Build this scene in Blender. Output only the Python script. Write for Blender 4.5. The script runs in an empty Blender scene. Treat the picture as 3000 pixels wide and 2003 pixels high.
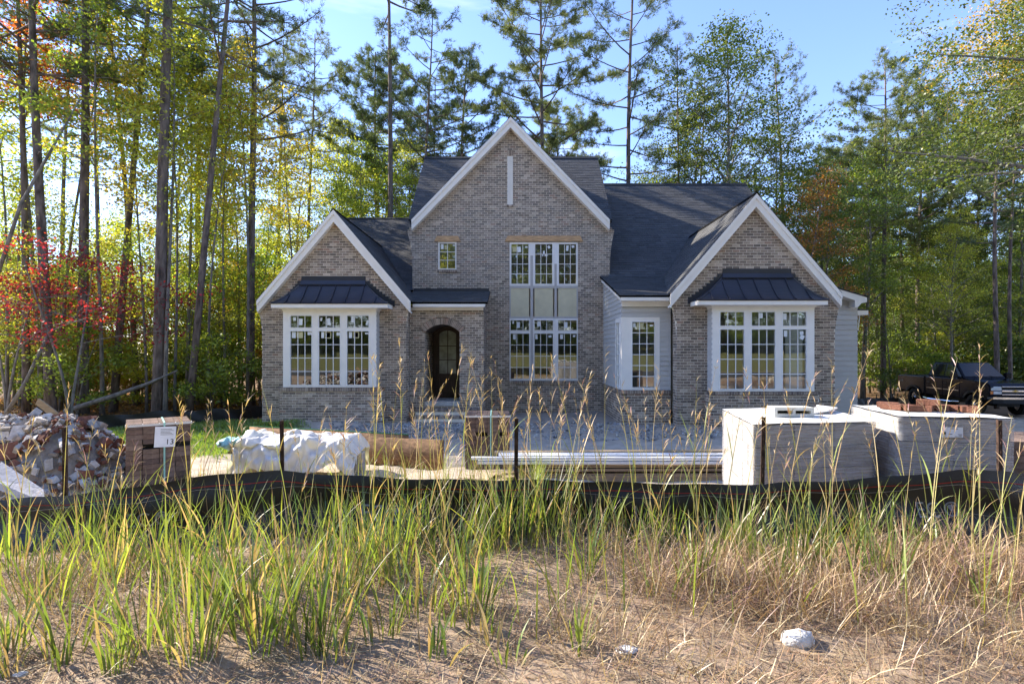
import bpy, math, random
import numpy as np
from mathutils import Vector, Matrix

random.seed(7)
np.random.seed(7)
SC = bpy.context.scene
COL = SC.collection

# ------------------------------------------------------------------ camera, sky, sun, exposure
F = 1550.0            # focal length in photograph pixels (photo is 3000 px wide)
VX, VY = 1511.0, 1028.0   # vanishing point of the facade normal
CZ = 1.55             # eye height
cam_d = bpy.data.cameras.new('camera')
cam = bpy.data.objects.new('camera', cam_d)
COL.objects.link(cam)
cam.location = (0, 0, CZ)
cam.rotation_euler = (math.radians(90), 0, 0)
cam_d.sensor_width = 36.0
cam_d.lens = 36.0 * F / 3000.0
cam_d.shift_x = -(VX - 1500.0) / 3000.0
cam_d.shift_y = (VY - 1001.5) / 3000.0
cam_d.clip_start = 0.05
cam_d.clip_end = 2000
SC.camera = cam

SUN_AZ = math.atan2(-0.915, 0.40)      # angle from +Y towards +X
SUN_EL = math.radians(33)
S = Vector((math.cos(SUN_EL) * math.sin(SUN_AZ), math.cos(SUN_EL) * math.cos(SUN_AZ), math.sin(SUN_EL)))
world = bpy.data.worlds.new('World')
SC.world = world
world.use_nodes = True
wn = world.node_tree.nodes
wl = world.node_tree.links
bg = wn['Background']
sky = wn.new('ShaderNodeTexSky')
sky.sky_type = 'NISHITA'
sky.sun_disc = False
sky.sun_elevation = SUN_EL
sky.sun_rotation = SUN_AZ
sky.air_density = 1.0
sky.dust_density = 0.05
sky.ozone_density = 4.0
# a few thin streaks of high cloud
tc = wn.new('ShaderNodeTexCoord')
mp = wn.new('ShaderNodeMapping')
mp.inputs['Scale'].default_value = (1.2, 1.2, 7.0)
mp.inputs['Location'].default_value = (0.9, 0.35, 1.4)
cn = wn.new('ShaderNodeTexNoise')
cn.inputs['Scale'].default_value = 1.7
cn.inputs['Detail'].default_value = 7
cn.inputs['Roughness'].default_value = 0.55
cr = wn.new('ShaderNodeValToRGB')
cr.color_ramp.elements[0].position = 0.56
cr.color_ramp.elements[0].color = (0, 0, 0, 1)
cr.color_ramp.elements[1].position = 0.80
cr.color_ramp.elements[1].color = (0.22, 0.22, 0.22, 1)
cm = wn.new('ShaderNodeMixRGB')
cm.inputs['Color2'].default_value = (9.0, 9.3, 9.8, 1)
wl.new(tc.outputs['Generated'], mp.inputs['Vector'])
wl.new(mp.outputs['Vector'], cn.inputs['Vector'])
wl.new(cn.outputs['Fac'], cr.inputs['Fac'])
wl.new(cr.outputs['Color'], cm.inputs['Fac'])
wl.new(sky.outputs['Color'], cm.inputs['Color1'])
wb = wn.new('ShaderNodeMixRGB')
wb.blend_type = 'MULTIPLY'
wb.inputs['Fac'].default_value = 1
wb.inputs['Color2'].default_value = (1.0, .91, 1.02, 1)
wl.new(cm.outputs['Color'], wb.inputs['Color1'])
wl.new(wb.outputs['Color'], bg.inputs['Color'])
bg.inputs['Strength'].default_value = 0.13

sun_d = bpy.data.lights.new('sun', 'SUN')
sun_d.energy = 4.3
sun_d.angle = math.radians(0.55)
sun_d.color = (1.0, 0.90, 0.76)
sun = bpy.data.objects.new('sun', sun_d)
COL.objects.link(sun)
sun.rotation_euler = S.to_track_quat('Z', 'Y').to_euler()
sun.location = (-30, 20, 30)

vs = SC.view_settings
vs.view_transform = 'Standard'
vs.look = 'None'
vs.gamma = 1.0
vs.use_curve_mapping = False
vs.exposure = 1.8
SC.cycles.max_bounces = 8
SC.cycles.diffuse_bounces = 4
SC.cycles.glossy_bounces = 3
SC.cycles.transmission_bounces = 4
SC.cycles.transparent_max_bounces = 8
SC.cycles.use_denoising = True
SC.cycles.use_adaptive_sampling = True


def PX(px, Y):
    return (px - VX) / F * Y


def PZ(py, Y):
    return CZ + (VY - py) / F * Y


# ------------------------------------------------------------------ ground height
def sstep(a, b, x):
    t = np.clip((x - a) / (b - a), 0, 1)
    return t * t * (3 - 2 * t)


def gz(x, y):
    """terrain height in metres at (x, y): road bank near the eye, lower building plot beyond the silt fence"""
    x = np.asarray(x, float)
    y = np.asarray(y, float)
    yy = np.array([-200, -60, -30, -9, 0, 2, 4.25, 5.1, 6.3, 10, 14, 20, 40, 300], float)
    zz = np.array([9.0, 5.5, 1.3, 0.0, 0.0, 0.02, 0.05, -0.26, -0.33, -0.60, -0.66, -0.68, -0.75, -2.0])  # ground behind the eye is raised to hide low sky from the panes
    z = np.interp(y, yy, zz)
    near = 1 - sstep(4.6, 9, y)
    z = z - near * sstep(0, 2.2, y) * 0.055 * np.clip(-x - 1.9, 0, 8)
    z = z + sstep(9, 15, y) * 0.012 * np.clip(x, -9, 8)
    z = z - sstep(12, 20, y) * 0.068 * np.clip(x - 11, 0, 10)
    z = z + 0.020 * np.sin(x * 2.3 + y * 1.1) * np.sin(y * 2.9 - x * .7) + 0.012 * np.sin(x * 5.1 - y * 3.3)
    # gravel heap in front of the porch, spoil strip along the walls
    z = z + 0.16 * np.exp(-(((x + 2.7) / 1.5) ** 2 + ((y - 14.6) / 0.9) ** 2))
    z = z + 0.16 * np.exp(-(((x + 6.2) / 2.0) ** 2 + ((y - 16.0) / 0.35) ** 2))
    return z


def gzs(x, y):
    return float(gz(x, y))


# ------------------------------------------------------------------ mesh builder
class MB:
    def __init__(self):
        self.v = []
        self.f = []
        self.c = []
        self.has = False

    def add(self, vs, fs, col=None):
        o = len(self.v)
        self.v.extend([tuple(p) for p in vs])
        for f in fs:
            self.f.append(tuple(i + o for i in f))
            self.c.append(col)
        if col is not None:
            self.has = True

    def quad(self, a, b, c, d, col=None):
        self.add([a, b, c, d], [(0, 1, 2, 3)], col)

    def box(self, x0, x1, y0, y1, z0, z1, col=None):
        self.add([(x0, y0, z0), (x1, y0, z0), (x1, y1, z0), (x0, y1, z0), (x0, y0, z1), (x1, y0, z1), (x1, y1, z1), (x0, y1, z1)],
                 [(0, 3, 2, 1), (4, 5, 6, 7), (0, 1, 5, 4), (1, 2, 6, 5), (2, 3, 7, 6), (3, 0, 4, 7)], col)

    def obox(self, o, u, v, w, col=None):
        o, u, v, w = Vector(o), Vector(u), Vector(v), Vector(w)
        p = [o, o + u, o + u + v, o + v, o + w, o + u + w, o + u + v + w, o + v + w]
        fs = [(0, 3, 2, 1), (4, 5, 6, 7), (0, 1, 5, 4), (1, 2, 6, 5), (2, 3, 7, 6), (3, 0, 4, 7)]
        if u.cross(v).dot(w) < 0:
            fs = [tuple(reversed(f)) for f in fs]
        self.add(p, fs, col)

    def prism(self, pts, ext, col=None):
        """closed polygon (list of points) extruded by vector ext"""
        e = Vector(ext)
        p = [Vector(a) for a in pts]
        n = len(p)
        nn = Vector((0, 0, 0))
        for i in range(n):
            nn += p[i].cross(p[(i + 1) % n])
        fs = [tuple(range(n)), tuple(reversed(range(n, 2 * n)))]
        for i in range(n):
            j = (i + 1) % n
            fs.append((i, n + i, n + j, j))
        if nn.dot(e) > 0:
            fs = [tuple(reversed(f)) for f in fs]
        self.add(p + [a + e for a in p], fs, col)

    def tube(self, pts, rad, n=8, col=None, cap=True):
        pts = [Vector(p) for p in pts]
        m = len(pts)
        vs = []
        t0 = (pts[1] - pts[0]).normalized()
        a = t0.orthogonal().normalized()
        for i in range(m):
            if i == 0:
                t = (pts[1] - pts[0])
            elif i == m - 1:
                t = (pts[-1] - pts[-2])
            else:
                t = pts[i + 1] - pts[i - 1]
            t.normalize()
            a = (a - t * a.dot(t))
            if a.length < 1e-6:
                a = t.orthogonal()
            a.normalize()
            b = t.cross(a)
            r = rad[i] if hasattr(rad, '__len__') else rad
            for k in range(n):
                an = 2 * math.pi * k / n
                vs.append(pts[i] + (a * math.cos(an) + b * math.sin(an)) * r)
        fs = []
        for i in range(m - 1):
            for k in range(n):
                k2 = (k + 1) % n
                fs.append((i * n + k, i * n + k2, (i + 1) * n + k2, (i + 1) * n + k))
        if cap:
            fs.append(tuple(reversed(range(n))))
            fs.append(tuple(range((m - 1) * n, m * n)))
        self.add(vs, fs, col)

    def mesh(self, name, smooth=False):
        me = bpy.data.meshes.new(name)
        me.from_pydata(self.v, [], self.f)
        if self.has:
            at = me.attributes.new('Col', 'FLOAT_COLOR', 'FACE')
            arr = np.ones((len(self.f), 4), np.float32)
            for i, c in enumerate(self.c):
                if c is not None:
                    arr[i, :3] = c
            at.data.foreach_set('color', arr.ravel())
        if smooth:
            me.polygons.foreach_set('use_smooth', [True] * len(me.polygons))
        me.update()
        return me

    def build(self, name, mat, parent=None, smooth=False, bevel=0):
        o = bpy.data.objects.new(name, self.mesh(name, smooth))
        COL.objects.link(o)
        if mat is not None:
            o.data.materials.append(mat)
        if parent is not None:
            o.parent = parent
            o.matrix_parent_inverse = parent_inv(parent)
        if bevel:
            b = o.modifiers.new('bevel', 'BEVEL')
            b.width = bevel
            b.segments = 2
            b.limit_method = 'ANGLE'
        return o


def world_of(o):
    m = o.matrix_basis.copy()
    if o.parent is not None:
        m = world_of(o.parent) @ o.matrix_parent_inverse @ m
    return m


def parent_inv(p):
    return world_of(p).inverted()


def np_mesh(name, V, faces, mat, parent=None, col=None, dom='FACE', smooth=False):
    """big mesh from arrays; faces: (n,3) or (n,4) int array"""
    me = bpy.data.meshes.new(name)
    V = np.asarray(V, np.float32)
    faces = np.asarray(faces, np.int32)
    k = faces.shape[1]
    me.vertices.add(len(V))
    me.vertices.foreach_set('co', V.ravel())
    me.loops.add(faces.size)
    me.loops.foreach_set('vertex_index', faces.ravel())
    me.polygons.add(len(faces))
    me.polygons.foreach_set('loop_start', np.arange(0, faces.size, k, dtype=np.int32))
    me.polygons.foreach_set('loop_total', np.full(len(faces), k, np.int32))
    if smooth:
        me.polygons.foreach_set('use_smooth', np.ones(len(faces), bool))
    if col is not None:
        at = me.attributes.new('Col', 'FLOAT_COLOR', dom)
        arr = np.ones((len(col), 4), np.float32)
        arr[:, :3] = col
        at.data.foreach_set('color', arr.ravel())
    me.update(calc_edges=True)
    o = bpy.data.objects.new(name, me)
    COL.objects.link(o)
    if mat is not None:
        me.materials.append(mat)
    if parent is not None:
        o.parent = parent
        o.matrix_parent_inverse = parent_inv(parent)
    return o


def empty(name, loc, label=None, cat=None, group=None, rz=0):
    o = bpy.data.objects.new(name, None)
    COL.objects.link(o)
    o.location = loc
    o.rotation_euler = (0, 0, rz)
    tag(o, label, cat, group)
    return o


def tag(o, label=None, cat=None, group=None, kind=None):
    if label:
        o['label'] = label
    if cat:
        o['category'] = cat
    if group:
        o['group'] = group
    if kind:
        o['kind'] = kind
    return o


def copy_tree(o, parent=None):
    c = o.copy()
    COL.objects.link(c)
    c.parent = parent
    for ch in o.children:
        copy_tree(ch, c)
    return c


# ------------------------------------------------------------------ materials
def newmat(name):
    m = bpy.data.materials.new(name)
    m.use_nodes = True
    nt = m.node_tree
    return m, nt, nt.nodes['Principled BSDF'], nt.nodes['Material Output']


def M(name, col=(.5, .5, .5), rough=.8, var=.12, scale=6.0, bump=0.0, bscale=60.0, metallic=0.0, spec=.3, attr=False,
      stretch=(1, 1, 1), col2=None, coat=0.0, detail=6, bstretch=None):
    m, nt, b, out = newmat(name)
    N, L = nt.nodes, nt.links
    tcn = N.new('ShaderNodeTexCoord')
    mpn = N.new('ShaderNodeMapping')
    mpn.inputs['Scale'].default_value = stretch
    L.new(tcn.outputs['Object'], mpn.inputs['Vector'])
    nz = N.new('ShaderNodeTexNoise')
    nz.inputs['Scale'].default_value = scale
    nz.inputs['Detail'].default_value = detail
    nz.inputs['Roughness'].default_value = .6
    L.new(mpn.outputs['Vector'], nz.inputs['Vector'])
    mix = N.new('ShaderNodeMixRGB')
    if col2 is None:
        mix.inputs['Color1'].default_value = tuple(c * (1 - var * 1.6) for c in col) + (1,)
        mix.inputs['Color2'].default_value = tuple(min(1, c * (1 + var * 1.6)) for c in col) + (1,)
    else:
        mix.inputs['Color1'].default_value = tuple(col) + (1,)
        mix.inputs['Color2'].default_value = tuple(col2) + (1,)
    rp = N.new('ShaderNodeValToRGB')
    rp.color_ramp.elements[0].position = .32
    rp.color_ramp.elements[1].position = .68
    L.new(nz.outputs['Fac'], rp.inputs['Fac'])
    L.new(rp.outputs['Color'], mix.inputs['Fac'])
    src = mix.outputs['Color']
    if attr:
        at = N.new('ShaderNodeAttribute')
        at.attribute_name = 'Col'
        mu = N.new('ShaderNodeMixRGB')
        mu.blend_type = 'MULTIPLY'
        mu.inputs['Fac'].default_value = 1
        L.new(src, mu.inputs['Color1'])
        L.new(at.outputs['Color'], mu.inputs['Color2'])
        src = mu.outputs['Color']
    L.new(src, b.inputs['Base Color'])
    b.inputs['Roughness'].default_value = rough
    b.inputs['Metallic'].default_value = metallic
    b.inputs['Specular IOR Level'].default_value = spec
    if coat:
        b.inputs['Coat Weight'].default_value = coat
        b.inputs['Coat Roughness'].default_value = .06
    if bump:
        nb = N.new('ShaderNodeTexNoise')
        nb.inputs['Scale'].default_value = bscale
        nb.inputs['Detail'].default_value = 5
        if bstretch:
            mb = N.new('ShaderNodeMapping')
            mb.inputs['Scale'].default_value = bstretch
            L.new(tcn.outputs['Object'], mb.inputs['Vector'])
            L.new(mb.outputs['Vector'], nb.inputs['Vector'])
        else:
            L.new(mpn.outputs['Vector'], nb.inputs['Vector'])
        bp = N.new('ShaderNodeBump')
        bp.inputs['Strength'].default_value = bump
        bp.inputs['Distance'].default_value = .02
        L.new(nb.outputs['Fac'], bp.inputs['Height'])
        L.new(bp.outputs['Normal'], b.inputs['Normal'])
    return m


def leaf_mat(name, trans=.5, objcol=True, attr=False, base=(.1, .15, .03), var=.35, hue=.05, gloss=.03, tboost=1.0):
    """thin leaf: diffuse + translucent, colour from the object or from a face colour, varied leaf by leaf"""
    m = bpy.data.materials.new(name)
    m.use_nodes = True
    nt = m.node_tree
    N, L = nt.nodes, nt.links
    N.clear()
    out = N.new('ShaderNodeOutputMaterial')
    ge = N.new('ShaderNodeNewGeometry')
    if attr:
        a = N.new('ShaderNodeAttribute')
        a.attribute_name = 'Col'
        src = a.outputs['Color']
    elif objcol:
        a = N.new('ShaderNodeObjectInfo')
        src = a.outputs['Color']
    else:
        a = N.new('ShaderNodeRGB')
        a.outputs[0].default_value = tuple(base) + (1,)
        src = a.outputs[0]
    hs = N.new('ShaderNodeHueSaturation')
    if var or hue:
        mr = N.new('ShaderNodeMapRange')
        mr.inputs['To Min'].default_value = 1 - var
        mr.inputs['To Max'].default_value = 1 + var
        L.new(ge.outputs['Random Per Island'], mr.inputs['Value'])
        L.new(mr.outputs['Result'], hs.inputs['Value'])
        wnz = N.new('ShaderNodeTexWhiteNoise')
        wnz.noise_dimensions = '1D'
        L.new(ge.outputs['Random Per Island'], wnz.inputs['W'])
        mh = N.new('ShaderNodeMapRange')
        mh.inputs['To Min'].default_value = .5 - hue
        mh.inputs['To Max'].default_value = .5 + hue * .6
        L.new(wnz.outputs['Value'], mh.inputs['Value'])
        L.new(mh.outputs['Result'], hs.inputs['Hue'])
    L.new(src, hs.inputs['Color'])
    df = N.new('ShaderNodeBsdfDiffuse')
    tr = N.new('ShaderNodeBsdfTranslucent')
    L.new(hs.outputs['Color'], df.inputs['Color'])
    tb = N.new('ShaderNodeMixRGB')
    tb.blend_type = 'MULTIPLY'
    tb.inputs['Fac'].default_value = 1
    tb.inputs['Color2'].default_value = (1.25 * tboost, 1.15 * tboost, .55 * tboost, 1)
    L.new(hs.outputs['Color'], tb.inputs['Color1'])
    L.new(tb.outputs['Color'], tr.inputs['Color'])
    mx = N.new('ShaderNodeMixShader')
    mx.inputs['Fac'].default_value = trans
    L.new(df.outputs['BSDF'], mx.inputs[1])
    L.new(tr.outputs['BSDF'], mx.inputs[2])
    gl = N.new('ShaderNodeBsdfGlossy')
    gl.inputs['Roughness'].default_value = .45
    mg = N.new('ShaderNodeMixShader')
    mg.inputs['Fac'].default_value = gloss
    L.new(mx.outputs['Shader'], mg.inputs[1])
    L.new(gl.outputs['BSDF'], mg.inputs[2])
    L.new(mg.outputs['Shader'], out.inputs['Surface'])
    return m


def glass_mat(name, tint=(.72, .78, .74), base=.17):
    m = bpy.data.materials.new(name)
    m.use_nodes = True
    nt = m.node_tree
    N, L = nt.nodes, nt.links
    N.clear()
    out = N.new('ShaderNodeOutputMaterial')
    t = N.new('ShaderNodeBsdfTransparent')
    t.inputs['Color'].default_value = tuple(tint) + (1,)
    g = N.new('ShaderNodeBsdfGlossy')
    g.inputs['Roughness'].default_value = .012
    g.inputs['Color'].default_value = (.95, .97, .96, 1)
    lw = N.new('ShaderNodeLayerWeight')
    lw.inputs['Blend'].default_value = .35
    mr = N.new('ShaderNodeMapRange')
    mr.inputs['To Min'].default_value = base
    mr.inputs['To Max'].default_value = 1
    L.new(lw.outputs['Fresnel'], mr.inputs['Value'])
    nz = N.new('ShaderNodeTexNoise')
    nz.inputs['Scale'].default_value = 1.3
    tcn = N.new('ShaderNodeTexCoord')
    L.new(tcn.outputs['Object'], nz.inputs['Vector'])
    bp = N.new('ShaderNodeBump')
    bp.inputs['Strength'].default_value = .05
    bp.inputs['Distance'].default_value = .05
    L.new(nz.outputs['Fac'], bp.inputs['Height'])
    L.new(bp.outputs['Normal'], g.inputs['Normal'])
    mx = N.new('ShaderNodeMixShader')
    L.new(mr.outputs['Result'], mx.inputs['Fac'])
    L.new(t.outputs['BSDF'], mx.inputs[1])
    L.new(g.outputs['BSDF'], mx.inputs[2])
    L.new(mx.outputs['Shader'], out.inputs['Surface'])
    return m


MT = {}
MT['brick'] = M('brick', (1, 1, 1), .9, .16, 22, .5, 120, attr=True, spec=.15, stretch=(1, 1, 1.6))
MT['mortar'] = M('mortar', (.78, .69, .56), .95, .10, 9, .3, 90, spec=.1)
MT['shingle'] = M('shingle', (1, 1, 1), .92, .22, 60, .5, 260, attr=True, spec=.12)
MT['trim'] = M('white_trim', (.86, .81, .73), .5, .025, 3, .02, 30, spec=.3)
MT['vinyl'] = M('vinyl_white', (.84, .82, .79), .4, .02, 3, spec=.35)
MT['siding'] = M('siding', (.52, .50, .47), .6, .04, 4, .05, 40, stretch=(1, 1, 6), attr=True)
MT['greytrim'] = M('grey_trim', (.50, .475, .45), .6, .04, 4)
MT['sheath'] = M('sheathing_panel', (.62, .56, .38), .75, .05, 3, .04, 30)
MT['metal'] = M('dark_metal_roof', (.030, .031, .042), .36, .12, 2.5, .02, 8, spec=.5)
MT['cedar'] = M('cedar_lintel', (.54, .34, .18), .75, .22, 7, .3, 30, stretch=(.6, 4, 5))
MT['doorwood'] = M('dark_door_wood', (.060, .032, .020), .42, .3, 5, .2, 20, stretch=(6, 6, .8), spec=.4)
MT['glass'] = glass_mat('window_glass')
MT['sticker'] = M('paper_sticker', (.78, .80, .80), .7, .05, 8)
MT['stickery'] = M('yellow_sticker', (.55, .50, .28), .7, .05, 8)
MT['black'] = M('black_print', (.012, .012, .012), .6, .1, 8)
MT['drywall'] = M('interior_drywall', (.34, .33, .31), .9, .08, 1.0)
MT['subfloor'] = M('interior_floor', (.33, .25, .17), .85, .2, 2.0)
MT['concrete'] = M('concrete', (.46, .45, .42), .9, .12, 7, .4, 50)
# ------------------------------------------------------------------ the ground, road
def dense(a, b, n):
    return list(np.linspace(a, b, n, endpoint=False))


gx = dense(-400, -60, 14) + dense(-60, -16, 30) + dense(-16, 20, 190) + dense(20, 60, 30) + dense(60, 400, 14) + [400]
gy = dense(-400, -40, 14) + dense(-40, 0, 24) + dense(0, 8, 90) + dense(8, 26, 110) + dense(26, 70, 34) + dense(70, 500, 16) + [500]
GX, GY = np.meshgrid(np.array(gx), np.array(gy))
GZ = gz(GX, GY)
rng = np.random.RandomState(3)
fine = ((GX > -16) & (GX < 20) & (GY > 0) & (GY < 26))
GZ = GZ + np.where(fine, rng.normal(0, .012, GX.shape), 0)
nyy, nxx = GX.shape
Vg = np.stack([GX.ravel(), GY.ravel(), GZ.ravel()], 1)
ii = np.arange(nyy * nxx).reshape(nyy, nxx)
Fg = np.stack([ii[:-1, :-1].ravel(), ii[:-1, 1:].ravel(), ii[1:, 1:].ravel(), ii[1:, :-1].ravel()], 1)


def lawn_mask(x, y):
    """strip of new lawn beside the house"""
    edge = -5.2 - 1.5 * sstep(10, 17, y) + .35 * np.sin(y * 1.7) + .2 * np.sin(y * 4.1 + x)
    return (1 - sstep(edge - .8, edge + .2, x)) * sstep(10.3, 11.8, y) * (1 - sstep(17.2, 18.2, y)) * sstep(-15.5, -14.2, x)


xf, yf = Vg[:, 0], Vg[:, 1]
colg = np.zeros((len(Vg), 3))
tan = np.array([.34, .255, .18])
sand = np.array([.50, .42, .33])
clay = np.array([.40, .23, .13])
grey = np.array([.40, .335, .27])
litter = np.array([.24, .15, .085])
green = np.array([.10, .15, .03])
nzv = .5 + .25 * np.sin(xf * 1.3 + 2 * np.sin(yf * .9)) + .25 * np.sin(yf * 2.1 - xf * .6)
colg[:] = tan
w = (sstep(4.4, 5.4, yf))[:, None]
colg = colg * (1 - w) + sand * w
w = (sstep(.5, 3.0, xf) * (1 - sstep(4.2, 5, yf)) * sstep(3.0, 3.9, yf) * nzv)[:, None]
colg = colg * (1 - w) + clay * w
w = (sstep(12.0, 14.5, yf) * sstep(-5, -2, xf) * (1 - sstep(8, 10, xf)) * .75)[:, None]
colg = colg * (1 - w) + grey * w
w = lawn_mask(xf, yf)[:, None]
colg = colg * (1 - w) + green * w
w = np.clip(sstep(17.6, 18.6, yf) * (1 - sstep(-9.5, -8, xf)) + sstep(30, 34, yf) + sstep(20, 24, yf) * sstep(13, 15, xf), 0, 1)[:, None]
colg = colg * (1 - w) + litter * w
w = (sstep(8, 9, -yf))[:, None]
colg = colg * (1 - w) + np.array([.17, .17, .065]) * w
MT['ground'] = M('ground', (1, 1, 1), .95, .22, 3.2, .6, 26, attr=True, spec=.1, detail=10)
ground = np_mesh('ground', Vg, Fg, MT['ground'], col=colg, dom='POINT', smooth=True)
tag(ground, kind='structure')
rd = MB()
rd.box(-150, 150, -7.5, -1.2, -.2, .045)
road = rd.build('road', M('asphalt', (.055, .055, .056), .9, .2, 30, .4, 200))
tag(road, kind='structure')

# ------------------------------------------------------------------ the house
HY = dict(LG=16.78, PO=17.40, MG=19.07, BX=15.80, RG=15.35, SD=17.6)
LBY, RBY = 16.37, 14.92
house = empty('brick_house', (0, 18, -.66), 'new brick house with three steep white-edged gables and dark shingle roofs', 'house')
CH = .0794      # course height (queen brick)
BL = .2032
BRICKS = []     # (distance, wall object, brick corners, colour) candidates for single bricks


def pal(r):
    t = r.random()
    if t < .30:
        c = (.158, .130, .112)
    elif t < .55:
        c = (.205, .170, .145)
    elif t < .76:
        c = (.118, .100, .090)
    elif t < .90:
        c = (.245, .207, .175)
    elif t < .96:
        c = (.295, .255, .220)
    else:
        c = (.200, .140, .115)
    k = r.uniform(1.6, 2.2)
    return (c[0] * k * 1.05, c[1] * k, c[2] * k * .92)


class Plane:
    def __init__(self, O, U, N):
        self.O, self.U, self.N = Vector(O), Vector(U).normalized(), Vector(N).normalized()

    def p(self, u, z, d=0.0):
        q = self.O + self.U * u + self.N * d
        return Vector((q.x, q.y, z))

    def box(self, mb, u0, u1, z0, z1, d0, d1, col=None):
        o = self.p(u0, z0, d0)
        mb.obox(o, self.U * (u1 - u0), Vector((0, 0, z1 - z0)), self.N * (d1 - d0), col)


def front(Y):
    return Plane((0, Y, 0), (1, 0, 0), (0, -1, 0))


rb = random.Random(11)


def brick_wall(name, pl, z0, z1, ivf, holes=(), thick=.11, tint=1.0, single=True, hazef=None):
    mo = MB()
    lst = []
    n = int(math.ceil((z1 - z0) / CH))
    for i in range(n):
        za = z0 + i * CH
        zc = za + CH / 2
        ivs = [iv for iv in ivf(zc) if iv[1] - iv[0] > .03]
        for h in holes:
            r = h(zc)
            if r is None:
                continue
            new = []
            for a, b in ivs:
                if r[1] <= a or r[0] >= b:
                    new.append((a, b))
                    continue
                if r[0] > a:
                    new.append((a, r[0]))
                if r[1] < b:
                    new.append((r[1], b))
            ivs = new
        off = (i % 2) * BL / 2
        for a, b in ivs:
            if b - a < .03:
                continue
            pl.box(mo, a + .004, b - .004, za, za + CH, -thick, -.005)
            k0 = int(math.floor((a - off) / BL)) - 1
            k1 = int(math.ceil((b - off) / BL)) + 1
            for k in range(k0, k1):
                ua = max(a, k * BL + off)
                ub = min(b, k * BL + off + BL - .013)
                if ub - ua < .035:
                    continue
                c = pal(rb)
                c = tuple(x * tint for x in c)
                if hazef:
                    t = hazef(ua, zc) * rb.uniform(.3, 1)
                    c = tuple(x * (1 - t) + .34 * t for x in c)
                lst.append((ua, ub, za + .0065, za + CH - .0065, rb.uniform(-.002, .0025), c))
    w = mo.build(name, MT['mortar'], house)
    BRICKS.append([w, pl, lst, single])
    return w


def rect_hole(u0, u1, z0, z1):
    return lambda z: (u0, u1) if z0 < z < z1 else None


ZB = -1.15      # walls run below ground level


def gable_iv(xl, xr, ze, apex_x, apex_z, slope, flare_l=0, flare_r=0, fz=None):
    def f(z):
        a, b = xl, xr
        if fz is not None and z > fz:
            t = min(1, (z - fz) / (ze - fz))
            a -= flare_l * t * t
            b += flare_r * t * t
        half = (apex_z - z) / slope
        a = max(a, apex_x - half)
        b = min(b, apex_x + half)
        return [(a, b)] if b > a else []
    return f


# gable dimensions from the photograph, in metres
LGap = (PX(977, 16.6), PZ(615, 16.6))
LGs = 1.187
RGap = (PX(2216, 15.17), PZ(568, 15.17))
RGs = 1.172
MGap = (PX(1496, 18.8), PZ(343, 18.8))
MGs = 1.035
LGze, RGze, MGze = PZ(896, 16.6), PZ(877, 15.17), PZ(663, 18.8)

LG, PO, MGp, BX, RG = front(HY['LG']), front(HY['PO']), front(HY['MG']), front(HY['BX']), front(HY['RG'])
LBF, RBF = front(LBY), front(RBY)
LGx = (PX(768, 16.78), PX(1189, 16.78))
POx = (PX(1201, 17.4), PX(1417, 17.4))
MGx = (PX(1208, 19.07), PX(1787, 19.07))
BXx = PX(1822, 15.8)
RGx = (PX(1984, 15.35), PX(2446, 15.35))

lb_u = (PX(829, LBY), PX(1102, LBY))
lb_z = (PZ(1134, LBY), PZ(902, LBY))
rb_u = (PX(2088, RBY), PX(2386, RBY))
rb_z = (PZ(1146, RBY), PZ(893, RBY))

brick_wall('left_gable_wall', LG, ZB, LGap[1], gable_iv(LGx[0], LGx[1], LGze, LGap[0], LGap[1] - .12, LGs, .13, .10, LGze - 1.1),
           [rect_hole(lb_u[0] + .05, lb_u[1] - .05, lb_z[0] - .05, lb_z[1])])
# porch wall with its segmental arch
ar_c = (PX(1244, 17.4) + PX(1346.5, 17.4)) / 2
ar_h = (PX(1346.5, 17.4) - PX(1244, 17.4)) / 2
ar_zs, ar_za = PZ(973, 17.4), PZ(950, 17.4)
rise = ar_za - ar_zs
ar_R = (ar_h ** 2 + rise ** 2) / (2 * rise)
ar_cz = ar_za - ar_R
pf_z = PZ(1178, 17.4)
RING = .215


def arch_hole(z):
    if z < pf_z:
        return None
    if z < ar_zs - .02:
        return (ar_c - ar_h, ar_c + ar_h)
    d = (ar_R + RING) ** 2 - (z - ar_cz) ** 2
    if d <= 0:
        return None
    ang = math.asin(min(1, ar_h / ar_R))
    lim = (ar_R + RING) * math.sin(ang) + .03
    w = min(math.sqrt(d), ar_h + (z - ar_zs) * math.tan(ang) + .02, lim)
    return (ar_c - w, ar_c + w)


brick_wall('porch_wall', PO, ZB, PZ(896, 17.4), lambda z: [(POx[0], POx[1])], [arch_hole])
# main gable
bigw_u = (PX(1492.5, 19.07), PX(1693.5, 19.07))
bigw_z = (PZ(1116, 19.07), PZ(708, 19.07))
sm_u = (PX(1283, 19.07), PX(1337.5, 19.07))
sm_z = (PZ(791, 19.07), PZ(708, 19.07))
vt_u = (PX(1486.5, 19.07), PX(1502.5, 19.07))
vt_z = (PZ(600, 19.07), PZ(457, 19.07))
dr_x = PX(1311.5, 19.2)
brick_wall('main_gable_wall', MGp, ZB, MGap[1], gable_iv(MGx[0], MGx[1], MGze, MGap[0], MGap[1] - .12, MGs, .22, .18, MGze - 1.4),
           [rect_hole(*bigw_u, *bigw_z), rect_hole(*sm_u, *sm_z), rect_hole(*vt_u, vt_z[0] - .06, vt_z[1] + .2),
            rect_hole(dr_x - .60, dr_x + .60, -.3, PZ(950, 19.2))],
           hazef=lambda u, z: .45 * float(sstep(2.6, 5.0, z)) * (1 - .5 * float(sstep(5.5, 8, z))))
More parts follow.
